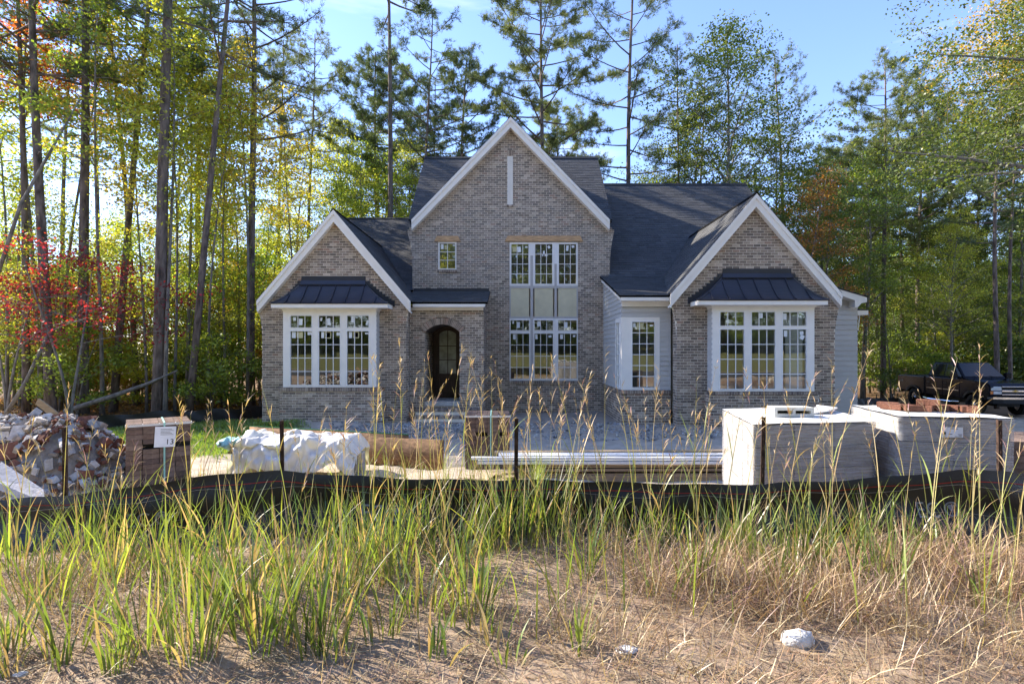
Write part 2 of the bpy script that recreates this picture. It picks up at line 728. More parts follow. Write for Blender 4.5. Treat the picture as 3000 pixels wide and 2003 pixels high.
# right gable and the bays' brick aprons
brick_wall('right_gable_wall', RG, ZB, RGap[1], gable_iv(RGx[0], RGx[1], RGze, RGap[0], RGap[1] - .12, RGs, .20, .20, RGze - 1.15),
           [rect_hole(rb_u[0] + .05, rb_u[1] - .05, rb_z[0] - .05, rb_z[1])], tint=.95)
lbb = (PX(818, LBY), PX(1119, LBY))
rbb = (PX(2082, RBY), PX(2400, RBY))
brick_wall('left_bay_apron', LBF, ZB, PZ(1146, LBY), lambda z: [lbb])
brick_wall('right_bay_apron', RBF, ZB, PZ(1156, RBY), lambda z: [rbb], tint=.9)
bxw = (BXx - .03, RGx[0] - .05)
brick_wall('corner_box_apron', BX, ZB, PZ(1153, 15.8), lambda z: [bxw], tint=.9)


def side(x, y0, y1, sgn):
    """wall plane facing -x (sgn=-1) or +x; u runs from y0 to y1"""
    return Plane((x, y0, 0), (0, 1, 0), (sgn, 0, 0))


def side_wall(name, x, y0, y1, sgn, z1, tint=1.0, z0=ZB):
    pl = side(x, y0, y1, sgn)
    brick_wall(name, pl, z0, z1, lambda z: [(0.012, y1 - y0)], tint=tint, single=False)


side_wall('left_gable_return', LGx[1], HY['LG'], HY['PO'] - .01, 1, LGze)
side_wall('left_gable_flank', LGx[0], HY['LG'], 25.0, -1, LGze)
side_wall('porch_return', POx[1], HY['PO'], HY['MG'] - .01, 1, PZ(890, 17.4))
side_wall('right_gable_return', RGx[0], HY['RG'], HY['BX'] - .0, -1, RGze, .9)
side_wall('main_gable_flank', MGx[0], HY['MG'], 23.0, -1, MGze)
side_wall('main_gable_flank', MGx[1], HY['MG'], 23.0, 1, MGze)
side_wall('left_bay_return', lbb[0], LBY, HY['LG'] - .01, -1, PZ(1146, LBY))
side_wall('left_bay_return', lbb[1], LBY, HY['LG'] - .01, 1, PZ(1146, LBY))
side_wall('right_bay_return', rbb[0], RBY, HY['RG'] - .01, -1, PZ(1156, RBY), .9)
side_wall('right_bay_return', rbb[1], RBY, HY['RG'] - .01, 1, PZ(1156, RBY), .9)
side_wall('corner_box_return', bxw[0], HY['BX'], HY['MG'] - .01, -1, PZ(1153, 15.8), .9)
# porch reveal walls
side_wall('porch_reveal', ar_c - ar_h, HY['PO'] + .12, HY['MG'] - .01, 1, ar_zs + .5, .9, pf_z)
side_wall('porch_reveal', ar_c + ar_h, HY['PO'] + .12, HY['MG'] - .01, -1, ar_zs + .5, .9, pf_z)

# build the bricks: 300 that show largest as single objects, the rest joined wall by wall
cand = []
for wi, (w, pl, lst, single) in enumerate(BRICKS):
    for bi, b in enumerate(lst):
        if single and w.name.startswith('right_bay') and b[1] - b[0] > .15:
            m = pl.p((b[0] + b[1]) / 2, b[2])
            if m.z > gzs(m.x, m.y - .2) + .02:
                cand.append((m.y, -m.z, wi, bi))
    if single and w.name.startswith('right_gable_wall'):
        for bi, b in enumerate(lst):
            if b[1] - b[0] > .15 and b[1] < rb_u[0] and -.4 < b[2] < 2.6:
                cand.append((20, -b[2], wi, bi))
cand.sort()
singles = {(c[2], c[3]) for c in cand[:300]}
for wi, (w, pl, lst, single) in enumerate(BRICKS):
    mb = MB()
    for bi, (ua, ub, za, zb, d, c) in enumerate(lst):
        if (wi, bi) in singles:
            one = MB()
            pl.box(one, ua, ub, za, zb, -.06, d, c)
            one.build('brick', MT['brick'], w)
        else:
            pl.box(mb, ua, ub, za, zb, -.06, d, c)
    o = mb.build('brickwork', MT['brick'], w)
    o['kind'] = 'stuff'


def rowlock(name, pl, u0, u1, z0, z1, d0, d1, w=.066, parent=None):
    """a course of bricks on edge"""
    n = max(1, int(round((u1 - u0) / (w + .010))))
    st = (u1 - u0) / n
    mo = MB()
    pl.box(mo, u0 + .005, u1 - .005, z0 + .006, z1 - .006, d0, d1 - .006)
    po = mo.build(name, MT['mortar'], house)
    for i in range(n):
        one = MB()
        pl.box(one, u0 + i * st + .004, u0 + (i + 1) * st - .005, z0, z1, d0 + .01, d1 + rb.uniform(-.003, .003), tuple(x * .9 for x in pal(rb)))
        one.build('brick', MT['brick'], po)
    return po


rowlock('left_bay_sill', LBF, lbb[0] - .02, lbb[1] + .02, PZ(1146, LBY), PZ(1135, LBY), -.30, .035)
rowlock('right_bay_sill', RBF, rbb[0] - .02, rbb[1] + .02, PZ(1156, RBY), PZ(1147, RBY), -.30, .035)
rowlock('corner_box_sill', BX, bxw[0] - .03, bxw[1], PZ(1153, 15.8), PZ(1143, 15.8), -.2, .035)
rowlock('corner_box_side_sill', side(bxw[0], HY['BX'], 19, -1), .02, 3.2, PZ(1153, 15.8), PZ(1143, 15.8), -.1, .03)
rowlock('large_window_sill', MGp, bigw_u[0] - .03, bigw_u[1] + .03, PZ(1124, 19.07), PZ(1116, 19.07), -.1, .035)
rowlock('small_window_sill', MGp, sm_u[0] - .02, sm_u[1] + .02, sm_z[0] - .085, sm_z[0], -.1, .035)
rowlock('vent_sill', MGp, vt_u[0] - .02, vt_u[1] + .02, vt_z[0] - .085, vt_z[0], -.1, .03)
rowlock('vent_soldier', MGp, vt_u[0] - .02, vt_u[1] + .02, vt_z[1] + .004, vt_z[1] + .2, -.1, .01)
# arch ring of wedge bricks
ring = MB()
an = math.asin(ar_h / ar_R)
nn = 27
core = []
for i in range(17):
    a = -an + 2 * an * i / 16
    core.append((ar_c + math.sin(a) * (ar_R + .006), ar_cz + math.cos(a) * (ar_R + .006)))
for i in range(17):
    a = an - 2 * an * i / 16
    core.append((ar_c + math.sin(a) * (ar_R + RING - .006), ar_cz + math.cos(a) * (ar_R + RING - .006)))
ring.prism([(x, HY['PO'] - .0, z) for x, z in core], (0, .13, 0))
ringo = ring.build('arch_ring', MT['mortar'], house)
for i in range(nn):
    a0 = -an + 2 * an * (i + .06) / nn
    a1 = -an + 2 * an * (i + .92) / nn
    q = [(ar_R, a0), (ar_R, a1), (ar_R + RING, a1), (ar_R + RING, a0)]
    one = MB()
    one.prism([(ar_c + math.sin(a) * r, HY['PO'] - .014, ar_cz + math.cos(a) * r) for r, a in q], (0, .15, 0), tuple(x * 1.05 for x in pal(rb)))
    one.build('brick', MT['brick'], ringo)

# porch floor, ceiling, steps
po = MB()
po.box(ar_c - ar_h + .002, ar_c + ar_h - .002, HY['PO'] - .03, HY['MG'] + .1, pf_z - .12, pf_z)
po.build('porch_floor', MT['concrete'], house)
po = MB()
vault = []
for i in range(13):
    a = -an + 2 * an * i / 12
    vault.append((ar_c + math.sin(a) * ar_R, HY['PO'] + .12, ar_cz + math.cos(a) * ar_R))
vault += [(ar_c + ar_h, HY['PO'] + .12, ar_za + .2), (ar_c - ar_h, HY['PO'] + .12, ar_za + .2)]
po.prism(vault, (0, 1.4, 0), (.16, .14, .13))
po.build('porch_vault', MT['brick'], house)
for k in range(3):
    zt = pf_z - .19 - .19 * k
    stp = MB()
    pl = front(HY['PO'] - .30 * (k + 1))
    tr_u = (ar_c - ar_h - .25, POx[1] - .02)
    stp.box(tr_u[0], tr_u[1], pl.O.y, HY['PO'] - .01, zt - .6, zt - .085)
    so = stp.build('porch_step', MT['mortar'], house)
    n = 24
    stw = (tr_u[1] - tr_u[0]) / n
    for i in range(n):
        one = MB()
        pl.box(one, tr_u[0] + i * stw + .004, tr_u[0] + (i + 1) * stw - .005, zt - .09, zt, -.31, .012, tuple(x * .95 for x in pal(rb)))
        one.build('brick', MT['brick'], so)

# ------------------------------------------------------------------ windows
def window(name, pl, outer, lights, d=.0, depth=.07, fmat='vinyl', stickers=(), bar=.020):
    """frame with glass: outer=(u0,u1,z0,z1); lights=[(u0,u1,z0,z1,cols,rows)]"""
    us = sorted({outer[0], outer[1], *[l[0] for l in lights], *[l[1] for l in lights]})
    zs = sorted({outer[2], outer[3], *[l[2] for l in lights], *[l[3] for l in lights]})
    mb = MB()
    for i in range(len(us) - 1):
        for j in range(len(zs) - 1):
            cu, cz_ = (us[i] + us[i + 1]) / 2, (zs[j] + zs[j + 1]) / 2
            if any(l[0] < cu < l[1] and l[2] < cz_ < l[3] for l in lights):
                continue
            pl.box(mb, us[i], us[i + 1], zs[j], zs[j + 1], d - depth, d)
    fo = mb.build(name, MT[fmat], house)
    lip = MB()
    for l in lights:      # thin sash bead around every light
        e = .022
        for (a, b, c, g) in ((l[0] - e, l[0], l[2] - e, l[3] + e), (l[1], l[1] + e, l[2] - e, l[3] + e),
                             (l[0], l[1], l[2] - e, l[2]), (l[0], l[1], l[3], l[3] + e)):
            pl.box(lip, a, b, c, g, d - .01, d + .012)
    lip.build('sash', MT['vinyl'], fo)
    gr = MB()
    for (u0, u1, z0, z1, nc, nr) in lights:
        for c in range(1, nc):
            u = u0 + (u1 - u0) * c / nc
            pl.box(gr, u - bar / 2, u + bar / 2, z0, z1, d - .050, d - .022)
        for r in range(1, nr):
            z = z0 + (z1 - z0) * r / nr
            pl.box(gr, u0, u1, z - bar / 2, z + bar / 2, d - .049, d - .021)
        for c in range(nc):
            for r in range(nr):
                pm = MB()
                a0, a1 = u0 + (u1 - u0) * c / nc, u0 + (u1 - u0) * (c + 1) / nc
                b0, b1 = z0 + (z1 - z0) * r / nr, z0 + (z1 - z0) * (r + 1) / nr
                pm.quad(pl.p(a0, b0, d - .035), pl.p(a1, b0, d - .035), pl.p(a1, b1, d - .035), pl.p(a0, b1, d - .035))
                pm.build('pane', MT['glass'], fo)
    if gr.v:
        gr.build('muntin_grid', MT['vinyl'], fo)
    for (u0, u1, z0, z1, mt, tilt) in stickers:
        st = MB()
        uc, zc, hu, hz = (u0 + u1) / 2, (z0 + z1) / 2, (u1 - u0) / 2, (z1 - z0) / 2
        ct, sn = math.cos(tilt), math.sin(tilt)
        pts = []
        for su, sz in ((-1, -1), (1, -1), (1, 1), (-1, 1)):
            du, dz = su * hu, sz * hz
            pts.append(pl.p(uc + du * ct - dz * sn, zc + du * sn + dz * ct, d - .0335))
        st.prism(pts, pl.N * .0008)
        st.build('sticker', MT[mt], fo)
    return fo


def bay_lights(Y, cols_px, tr_py, lo_py):
    out = []
    for a, b in cols_px:
        out.append((PX(a, Y), PX(b, Y), PZ(tr_py[1], Y), PZ(tr_py[0], Y), 3, 1))
        out.append((PX(a, Y), PX(b, Y), PZ(lo_py[1], Y), PZ(lo_py[0], Y), 3, 4))
    return out


def stk(Y, lst):
    return [(PX(a, Y), PX(b, Y), PZ(d, Y), PZ(c, Y), m, t) for (a, b, c, d, m, t) in lst]


lst = stk(LBY, [(857, 866, 929, 939, 'sticker', .05), (874, 885, 933, 952, 'sticker', -.05), (937, 943, 930, 940, 'sticker', -.2),
                (957, 967, 932, 952, 'sticker', .08), (1028, 1036, 926, 944, 'sticker', -.03), (1072, 1078, 938, 952, 'sticker', -.3),
                (854, 865, 972, 990, 'sticker', 0), (868, 886, 972, 990, 'stickery', 0), (900, 911, 971, 981, 'sticker', .15),
                (940, 948, 972, 990, 'sticker', 0), (950, 969, 971, 991, 'stickery', 0), (985, 995, 973, 983, 'sticker', 0),
                (1021, 1030, 972, 990, 'sticker', 0), (1033, 1051, 971, 990, 'stickery', 0), (1069, 1078, 974, 979, 'sticker', 0),
                (952.5, 966.5, 973.5, 988.5, 'black', 0), (1035.5, 1048.5, 973.5, 987.5, 'black', 0)])
window('left_bay_window', LBF, (lb_u[0], lb_u[1], lb_z[0], lb_z[1]),
       bay_lights(LBY, [(851, 913), (934, 996), (1017, 1080)], (925, 959), (970, 1127)), d=.0, depth=.09, fmat='trim', stickers=lst)
lst = stk(RBY, [(2345, 2356, 970, 980, 'sticker', .1), (2346, 2358, 981, 994, 'sticker', -.5), (2296, 2306, 918, 936, 'sticker', 0),
                (2225, 2236, 916, 932, 'sticker', 0), (2298, 2308, 968, 986, 'sticker', 0)])
window('right_bay_window', RBF, (rb_u[0], rb_u[1], rb_z[0], rb_z[1]),
       bay_lights(RBY, [(2110, 2180), (2202, 2271), (2293, 2362)], (914, 954), (965, 1139)), d=.0, depth=.09, fmat='trim', stickers=lst)
Y = HY['MG']
cols = [(1498, 1548.5), (1568, 1618), (1637.5, 1688)]
outs = [(1492.5, 1554), (1562, 1624.5), (1631.5, 1693.5)]
for k in range(3):
    a, b = cols[k]
    o0, o1 = outs[k]
    sts = [[(1501, 1513, 722, 737, 'stickery', 0), (1516, 1526, 722, 738, 'sticker', .1), (1538, 1546, 721, 725, 'sticker', .1)],
           [(1591, 1596, 734, 750, 'sticker', 0), (1588, 1604, 744, 750, 'sticker', 0), (1605, 1612, 719, 727, 'sticker', .7)],
           [(1659, 1666, 718, 734, 'sticker', -.1), (1675, 1683, 718, 725, 'sticker', .1)]][k]
    window('upper_window', MGp, (PX(o0, Y), PX(o1, Y), PZ(837, Y), PZ(709, Y)), [(PX(a, Y), PX(b, Y), PZ(831, Y), PZ(715, Y), 3, 4)], d=-.02,
           stickers=stk(Y, sts))
    sts = [[(1501, 1506, 939, 948, 'sticker', 0), (1515, 1523, 943, 960, 'sticker', 0), (1503, 1511, 978, 994, 'sticker', 0)],
           [(1574, 1584, 940, 956, 'sticker', 0), (1568, 1575, 978, 993, 'sticker', .05), (1607, 1616, 982, 988, 'sticker', .1)],
           [(1654, 1663, 943, 960, 'sticker', 0), (1641, 1650, 979, 993, 'sticker', 0), (1679, 1686, 981, 987, 'sticker', 0)]][k]
    window('lower_window', MGp, (PX(o0, Y), PX(o1, Y), PZ(1115, Y), PZ(933, Y)),
           [(PX(a - 2, Y), PX(b + 2, Y), PZ(967, Y), PZ(938, Y), 3, 1), (PX(a - 2, Y), PX(b + 2, Y), PZ(1109, Y), PZ(977, Y), 3, 4)], d=-.02,
           stickers=stk(Y, sts))
    mb = MB()
    MGp.box(mb, PX(o0 + 4, Y), PX(o1 - 4, Y), PZ(927, Y), PZ(844, Y), -.09, -.045)
    mb.build('spandrel_panel', MT['sheath'], house)
mb = MB()
for a, b in ((1492.5, 1496.5), (1554, 1562), (1624.5, 1631.5), (1689.5, 1693.5)):
    MGp.box(mb, PX(a, Y), PX(b, Y), PZ(933, Y), PZ(837, Y), -.10, -.022)
for a, b in ((1496.5, 1554), (1562, 1624.5), (1631.5, 1689.5)):
    MGp.box(mb, PX(a, Y), PX(b, Y), PZ(844, Y), PZ(837, Y), -.10, -.024)
    MGp.box(mb, PX(a, Y), PX(b, Y), PZ(933, Y), PZ(927, Y), -.10, -.024)
mb.build('spandrel_frame', MT['greytrim'], house)
for a, b, zm in ((1554, 1562, 748.5), (1624.5, 1631.5, 773)):
    mb = MB()
    MGp.box(mb, PX(a, Y), PX(b, Y), PZ(837, Y), PZ(zm, Y), -.10, -.03)
    mb.build('mullion_cover', MT['greytrim'], house)
    mb = MB()
    MGp.box(mb, PX(a, Y), PX(b, Y), PZ(zm, Y), PZ(709, Y), -.10, -.018)
    mb.build('mullion_cover', MT['vinyl'], house)
    mb = MB()
    MGp.box(mb, PX(a, Y), PX(b, Y), PZ(1115, Y), PZ(933, Y), -.10, -.03)
    mb.build('mullion_cover', MT['greytrim' if zm < 760 else 'vinyl'], house)
window('small_window', MGp, (sm_u[0], sm_u[1], sm_z[0], sm_z[1]), [(PX(1288, Y), PX(1333.5, Y), PZ(786, Y), PZ(713, Y), 2, 3)], d=-.02,
       stickers=stk(Y, [(1291, 1299, 714, 729, 'sticker', 0), (1326, 1333, 716, 720, 'sticker', 0), (1302, 1309, 718, 730, 'stickery', 0)]))


def lintel(u0, u1, z0, z1, bev):
    mb = MB()
    mb.prism([MGp.p(u0, z0, -.06), MGp.p(u1, z0, -.06), MGp.p(u1 - bev, z1, -.06), MGp.p(u0 + bev, z1, -.06)], MGp.N * .10)
    mb.build('cedar_lintel', MT['cedar'], house, bevel=.008)


lintel(PX(1479, Y), PX(1708, Y), PZ(707.5, Y), PZ(691, Y), .10)
lintel(PX(1272, Y), PX(1350, Y), PZ(707.5, Y), PZ(691.5, Y), .10)
# slit vent with its louvres
vo = MB()
MGp.box(vo, vt_u[0], vt_u[0] + .02, vt_z[0], vt_z[1], -.08, .004)
MGp.box(vo, vt_u[1] - .02, vt_u[1], vt_z[0], vt_z[1], -.08, .004)
vto = vo.build('gable_vent', MT['trim'], house)
nl = 26
for i in range(nl):
    z = vt_z[0] + (vt_z[1] - vt_z[0]) * i / nl
    one = MB()
    h = (vt_z[1] - vt_z[0]) / nl
    a, b = vt_u[0] + .02, vt_u[1] - .02
    one.prism([MGp.p(a, z, .002), MGp.p(a, z + .012, .002), MGp.p(a, z + h + .01, -.022), MGp.p(a, z + h - .012, -.022)], MGp.U * (b - a))
    one.build('louvre', MT['trim'], vto)

# door
dz0, dz1 = pf_z + .03, PZ(960, 19.2)
dY = HY['MG'] + .02
dpl = front(dY)


def arch_poly(c, hw, z0, zs, za, n=12):
    r = za - zs
    R = (hw * hw + r * r) / (2 * r)
    a = math.asin(min(1, hw / R))
    return [(c - hw, z0), (c + hw, z0)] + [(c + math.sin(a - 2 * a * i / n) * R, za - R + math.cos(a - 2 * a * i / n) * R) for i in range(n + 1)]


mb = MB()
mb.prism([dpl.p(u, z, -.10) for u, z in arch_poly(dr_x, .60, pf_z, dz1 - .22, dz1 + .10)], dpl.N * .06)
door = mb.build('entry_door', MT['doorwood'], house)
# stiles and rails standing proud of the leaf
mb = MB()
gl_u = (PX(1287, dY), PX(1336, dY))
gl_z = (PZ(1094, dY), PZ(973, dY))
for a, b, c, e in ((dr_x - .47, gl_u[0], dz0, dz1 - .25), (gl_u[1], dr_x + .47, dz0, dz1 - .25), (gl_u[0], gl_u[1], dz0, dz0 + .22),
                   (gl_u[0], gl_u[1], gl_z[0] - .16, gl_z[0])):
    dpl.box(mb, a, b, c, e, -.045, -.005)
mb.build('door_stile', MT['doorwood'], door)
mb = MB()
for a, b in ((dr_x - .60, dr_x - .49), (dr_x + .49, dr_x + .60)):
    dpl.box(mb, a, b, pf_z, dz1 - .18, -.045, .03)
prev = None
arc = arch_poly(dr_x, .60, pf_z, dz1 - .22, dz1 + .10)[2:]
arc2 = arch_poly(dr_x, .48, pf_z, dz1 - .26, dz1 - .02)[2:]
for i in range(len(arc) - 1):
    mb.prism([dpl.p(*arc[i], -.045), dpl.p(*arc[i + 1], -.045), dpl.p(*arc2[i + 1], -.045), dpl.p(*arc2[i], -.045)], dpl.N * .07)
mb.build('door_frame', MT['doorwood'], door)
mb = MB()
MT['doorglass'] = M('pale_lit_door_glass', (.30, .31, .25), .22, .25, 3, .15, 12, spec=.7)  # pale tone stands in for reflections and the bright interior behind
mb.prism([dpl.p(u, z, -.041) for u, z in arch_poly((gl_u[0] + gl_u[1]) / 2, (gl_u[1] - gl_u[0]) / 2, gl_z[0], gl_z[1] - .06, gl_z[1] + .06)], dpl.N * .006)
mb.build('pane', MT['doorglass'], door)
mb = MB()
cu = (gl_u[0] + gl_u[1]) / 2
dpl.box(mb, cu - .014, cu + .014, gl_z[0], gl_z[1] + .06, -.036, -.012)
for k in (1, 2):
    z = gl_z[0] + (gl_z[1] - gl_z[0]) * k / 3
    dpl.box(mb, gl_u[0], gl_u[1], z - .014, z + .014, -.036, -.0125)
mb.build('muntin_grid', MT['doorwood'], door)
mb = MB()
mb.tube([dpl.p(gl_u[1] + .06, dz0 + .95, .0), dpl.p(gl_u[1] + .06, dz0 + .95, .05), dpl.p(gl_u[1] + .06, dz0 + 1.25, .05), dpl.p(gl_u[1] + .06, dz0 + 1.25, .0)], .011, 8)
mb.build('handle', MT['black'], door)

# corner window in the siding box
Y = HY['BX']
cw = (BXx - .012, PX(1932, Y), PZ(1142, Y), PZ(929, Y))
window('corner_window', BX, cw, [(PX(1852, Y), PX(1917, Y), PZ(1134, Y), PZ(943, Y), 3, 6)], d=.022, depth=.10, fmat='trim',
       stickers=stk(Y, [(1855, 1862, 946, 958, 'sticker', 0), (1866, 1885, 945, 964, 'stickery', 0), (1904, 1914, 951, 956, 'sticker', .08)]))
sp = side(BXx, Y, 19, -1)
window('corner_window', sp, (0.0, .92, cw[2], cw[3]), [(.22, .74, PZ(1134, Y), PZ(943, Y), 2, 6)], d=.024, depth=.10, fmat='trim')


def siding(name, pl, u0f, z0, z1, exp_, d=0.0, holes=(), thick=.024):
    """lap siding: every board is a piece; u0f(z) -> (u0, u1)"""
    mb = MB()
    n = int((z1 - z0) / exp_) + 1
    base = None
    boards = []
    for i in range(n):
        za, zb = z0 + i * exp_, min(z1, z0 + (i + 1) * exp_)
        if zb - za < .01:
            continue
        a, b = u0f((za + zb) / 2)
        ivs = [(a, b)]
        for h in holes:
            r = h((za + zb) / 2)
            if r:
                ivs = [(p, q) for (s, t) in ivs for (p, q) in ((s, min(t, r[0])), (max(s, r[1]), t)) if q - p > .02]
        for a, b in ivs:
            if b - a > .02:
                boards.append((a, b, za, zb))
    back = MB()
    for a, b, za, zb in boards:
        pl.box(back, a, b, za, zb, d - .08, d - .006)
    base = back.build(name, MT['greytrim'], house)
    for a, b, za, zb in boards:
        one = MB()
        q = [pl.p(a, za, d - .004), pl.p(a, za, d + thick), pl.p(a, zb + .012, d + .003), pl.p(a, zb + .012, d - .004)]
        k = rb.uniform(.96, 1.04)
        one.prism(q, pl.U * (b - a), (k, k, k))
        one.build('siding_board', MT['siding'], base)
    return base


# siding of the corner box: front and left flank (rake-topped)
bx_top = PZ(897, Y)
siding('box_siding', BX, lambda z: (BXx + .0, RGx[0] - .06), PZ(1142, Y), bx_top, .145, holes=[lambda z: (cw[0], cw[1]) if z < cw[3] else None])


def rake_z(u):      # underside of the box roof along its flank
    return PZ(872, 15.8) + .285 * u


siding('box_flank_siding', sp, lambda z: (max(0.0, (z - PZ(876, 15.8)) / .285), 3.27), PZ(1142, Y), PZ(876, Y) + .285 * 3.27, .145,
       holes=[lambda z: (0, .92) if z < cw[3] else None])
# right rear siding wall
SD = front(HY['SD'])
sdx = (RGx[1] - .3, PX(2511, 17.6))
siding('garage_siding', SD, lambda z: sdx, ZB, PZ(862, 17.6), .17)
siding('garage_flank_siding', side(sdx[1], 17.6, 26, 1), lambda z: (0, 8), ZB, PZ(862, 17.6), .17)
# siding cheeks of the two bays
for nm, x, y0, y1, sg, z0, z1 in (('left_bay_cheek', lb_u[0], LBY, 16.78, -1, lb_z[0], lb_z[1]), ('left_bay_cheek', lb_u[1], LBY, 16.78, 1, lb_z[0], lb_z[1]),
                                  ('right_bay_cheek', rb_u[0], RBY, 15.35, -1, rb_z[0], rb_z[1]), ('right_bay_cheek', rb_u[1], RBY, 15.35, 1, rb_z[0], rb_z[1])):
    siding(nm, side(x, y0, y1, sg), lambda z: (.03, y1 - y0), z0, z1, .145, d=-.016)

# ------------------------------------------------------------------ roofs
SHINGLES = []


def spal(r):
    k = r.choice((.88, .95, 1.0, 1.0, 1.06, 1.14)) * r.uniform(.95, 1.05)
    return (.112 * k, .114 * k, .118 * k)


def shingles(name, O, U, V, vlen, lim, single=False, parent=None, expo=.143):
    """courses of tabs on a roof plane. O eave corner, U along the eave, V up the slope, lim(v)->(u0,u1)"""
    O, U, V = Vector(O), Vector(U).normalized(), Vector(V).normalized()
    N = U.cross(V)
    if N.z < 0:
        N = -N
    deck = MB()
    tabs = []
    n = int(math.ceil(vlen / expo))
    for i in range(n):
        v0, v1 = i * expo, min(vlen, (i + 1) * expo)
        a, b = lim((v0 + v1) / 2)
        if b - a < .02:
            continue
        deck.obox(O + U * a + V * v0 - N * .07, U * (b - a), V * (v1 - v0), N * .06)
        u = a - rb.uniform(0, .3)
        while u < b:
            w = rb.uniform(.16, .36)
            ua, ub = max(a, u), min(b, u + w - .004)
            u += w
            if ub - ua < .02:
                continue
            tabs.append((ua, ub, v0 - .012 * rb.random(), v1 + .01, .008 + .006 * rb.random()))
    d = deck.build(name, MT['shingle'], parent or house)
    SHINGLES.append((d, O, U, V, N, tabs, single))
    return d


def tab_mesh(mb, O, U, V, N, t, c):
    ua, ub, v0, v1, h = t
    a, b = O + U * ua + V * v0, O + U * ub + V * v0
    e, f = O + U * ub + V * v1, O + U * ua + V * v1
    p = [a - N * .012, b - N * .012, a + N * h, b + N * h, e + N * .001, f + N * .001]
    mb.add(p, [(0, 1, 3, 2), (2, 3, 4, 5), (0, 2, 5), (1, 4, 3)], c)


def dirv(dx, dy, dz):
    return Vector((dx, dy, dz)).normalized()


# plot of the roof planes (heights in world metres)
RM_y, RM_z, RM_s = 19.0, PZ(808, 19.07) - .03, .95        # right main slope through this line
RM_ry = 24.2
RM_rz = RM_z + RM_s * (RM_ry - RM_y)
LM_y, LM_z, LM_s = 19.0, PZ(850, 19.07), .65
LM_ry = 25.4
LM_rz = LM_z + LM_s * (LM_ry - LM_y)


def rmz(y):
    return RM_z + RM_s * (y - RM_y)


def lmz(y):
    return LM_z + LM_s * (y - LM_y)


# right gable roof: both slopes, running back to the main slope
def gable_roof(nm, ap, s, ze, yf, plane_inv, single):
    half = (ap[1] - ze) / s
    L = math.hypot(half, half * s)
    for sg in (-1, 1):
        Oe = (ap[0] + sg * half, yf, ze + .02)

        def lim(v, sg=sg):
            z = ze + v / L * half * s
            return (0.0, plane_inv(z) - yf)
        shingles(nm, Oe, (0, 1, 0), (-sg * half, 0, half * s), L, lim, single and sg == -1)
    cap = MB()
    yb = plane_inv(ap[1])
    for sg in (-1, 1):
        dv = Vector((sg * half, 0, -half * s)).normalized()
        cap.obox(Vector((ap[0], yf - .01, ap[1] + .045)), Vector((0, yb - yf, 0)), dv * .15, Vector((0, 0, .018)))
    cap.build('ridge_cap', MT['shingle'], house)


gable_roof('right_gable_roof', RGap, RGs, RGze + .17, HY['RG'] - .20, lambda z: RM_y + (z - RM_z) / RM_s + .25, True)
gable_roof('left_gable_roof', LGap, LGs, LGze + .16, HY['LG'] - .20, lambda z: LM_y + (z - LM_z) / LM_s + .3, False)
half = (MGap[1] - MGze - .15) / MGs
gable_roof('main_gable_roof', MGap, MGs, MGze + .15, HY['MG'] - .27, lambda z: 18.9 + (z - MGze) / 1.0 + .15, False)

# cross ridge behind the main gable
cx0, cx1 = PX(1187, 18.8) + .02, PX(1802, 18.8) - .02
cyr = 22.7
czr = MGap[1] - .02
cl = math.hypot(cyr - 19.25, czr - MGze - .36)
shingles('main_cross_roof', (cx0, 19.25, MGze + .36), (1, 0, 0), (0, cyr - 19.25, czr - MGze - .36), cl, lambda v: (0, cx1 - cx0))
mb = MB()
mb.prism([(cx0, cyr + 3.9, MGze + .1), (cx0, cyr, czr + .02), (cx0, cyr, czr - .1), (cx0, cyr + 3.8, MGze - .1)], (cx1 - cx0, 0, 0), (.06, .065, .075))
mb.build('main_cross_roof_rear', MT['shingle'], house)
mb = MB()
for sg in (-1, 1):
    dv = Vector((0, sg * 1.0, -1.0)).normalized()
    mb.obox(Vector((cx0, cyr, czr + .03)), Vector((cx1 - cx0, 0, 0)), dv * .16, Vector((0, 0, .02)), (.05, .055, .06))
mb.build('ridge_cap', MT['shingle'], house)

# right main slope
rx1 = PX(2186, RM_ry)
shingles('right_main_roof', (MGx[1] - .05, RM_y, RM_z), (1, 0, 0), (0, RM_ry - RM_y, RM_rz - RM_z), math.hypot(RM_ry - RM_y, RM_rz - RM_z),
         lambda v: (0, rx1 - MGx[1] + .05))
mb = MB()
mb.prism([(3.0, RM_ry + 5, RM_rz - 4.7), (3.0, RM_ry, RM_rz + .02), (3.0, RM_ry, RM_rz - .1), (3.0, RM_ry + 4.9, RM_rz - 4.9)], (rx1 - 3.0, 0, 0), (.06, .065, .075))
mb.build('right_main_roof_rear', MT['shingle'], house)
mb = MB()
for sg in (-1, 1):
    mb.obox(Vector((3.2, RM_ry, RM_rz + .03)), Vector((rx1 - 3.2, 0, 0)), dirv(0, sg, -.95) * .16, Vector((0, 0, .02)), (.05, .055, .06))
mb.build('ridge_cap', MT['shingle'], house)
# box roof (shallow)
e0 = PZ(864, 15.45)
sl = (RM_z - e0) / (RM_y - 15.45)
shingles('corner_box_roof', (PX(1815, 15.5), 15.45, e0), (1, 0, 0), (0, RM_y - 15.45, RM_z - e0), math.hypot(RM_y - 15.45, RM_z - e0) + .1,
         lambda v: (-.0, RGap[0] - 1.0 - PX(1815, 15.5)), True)
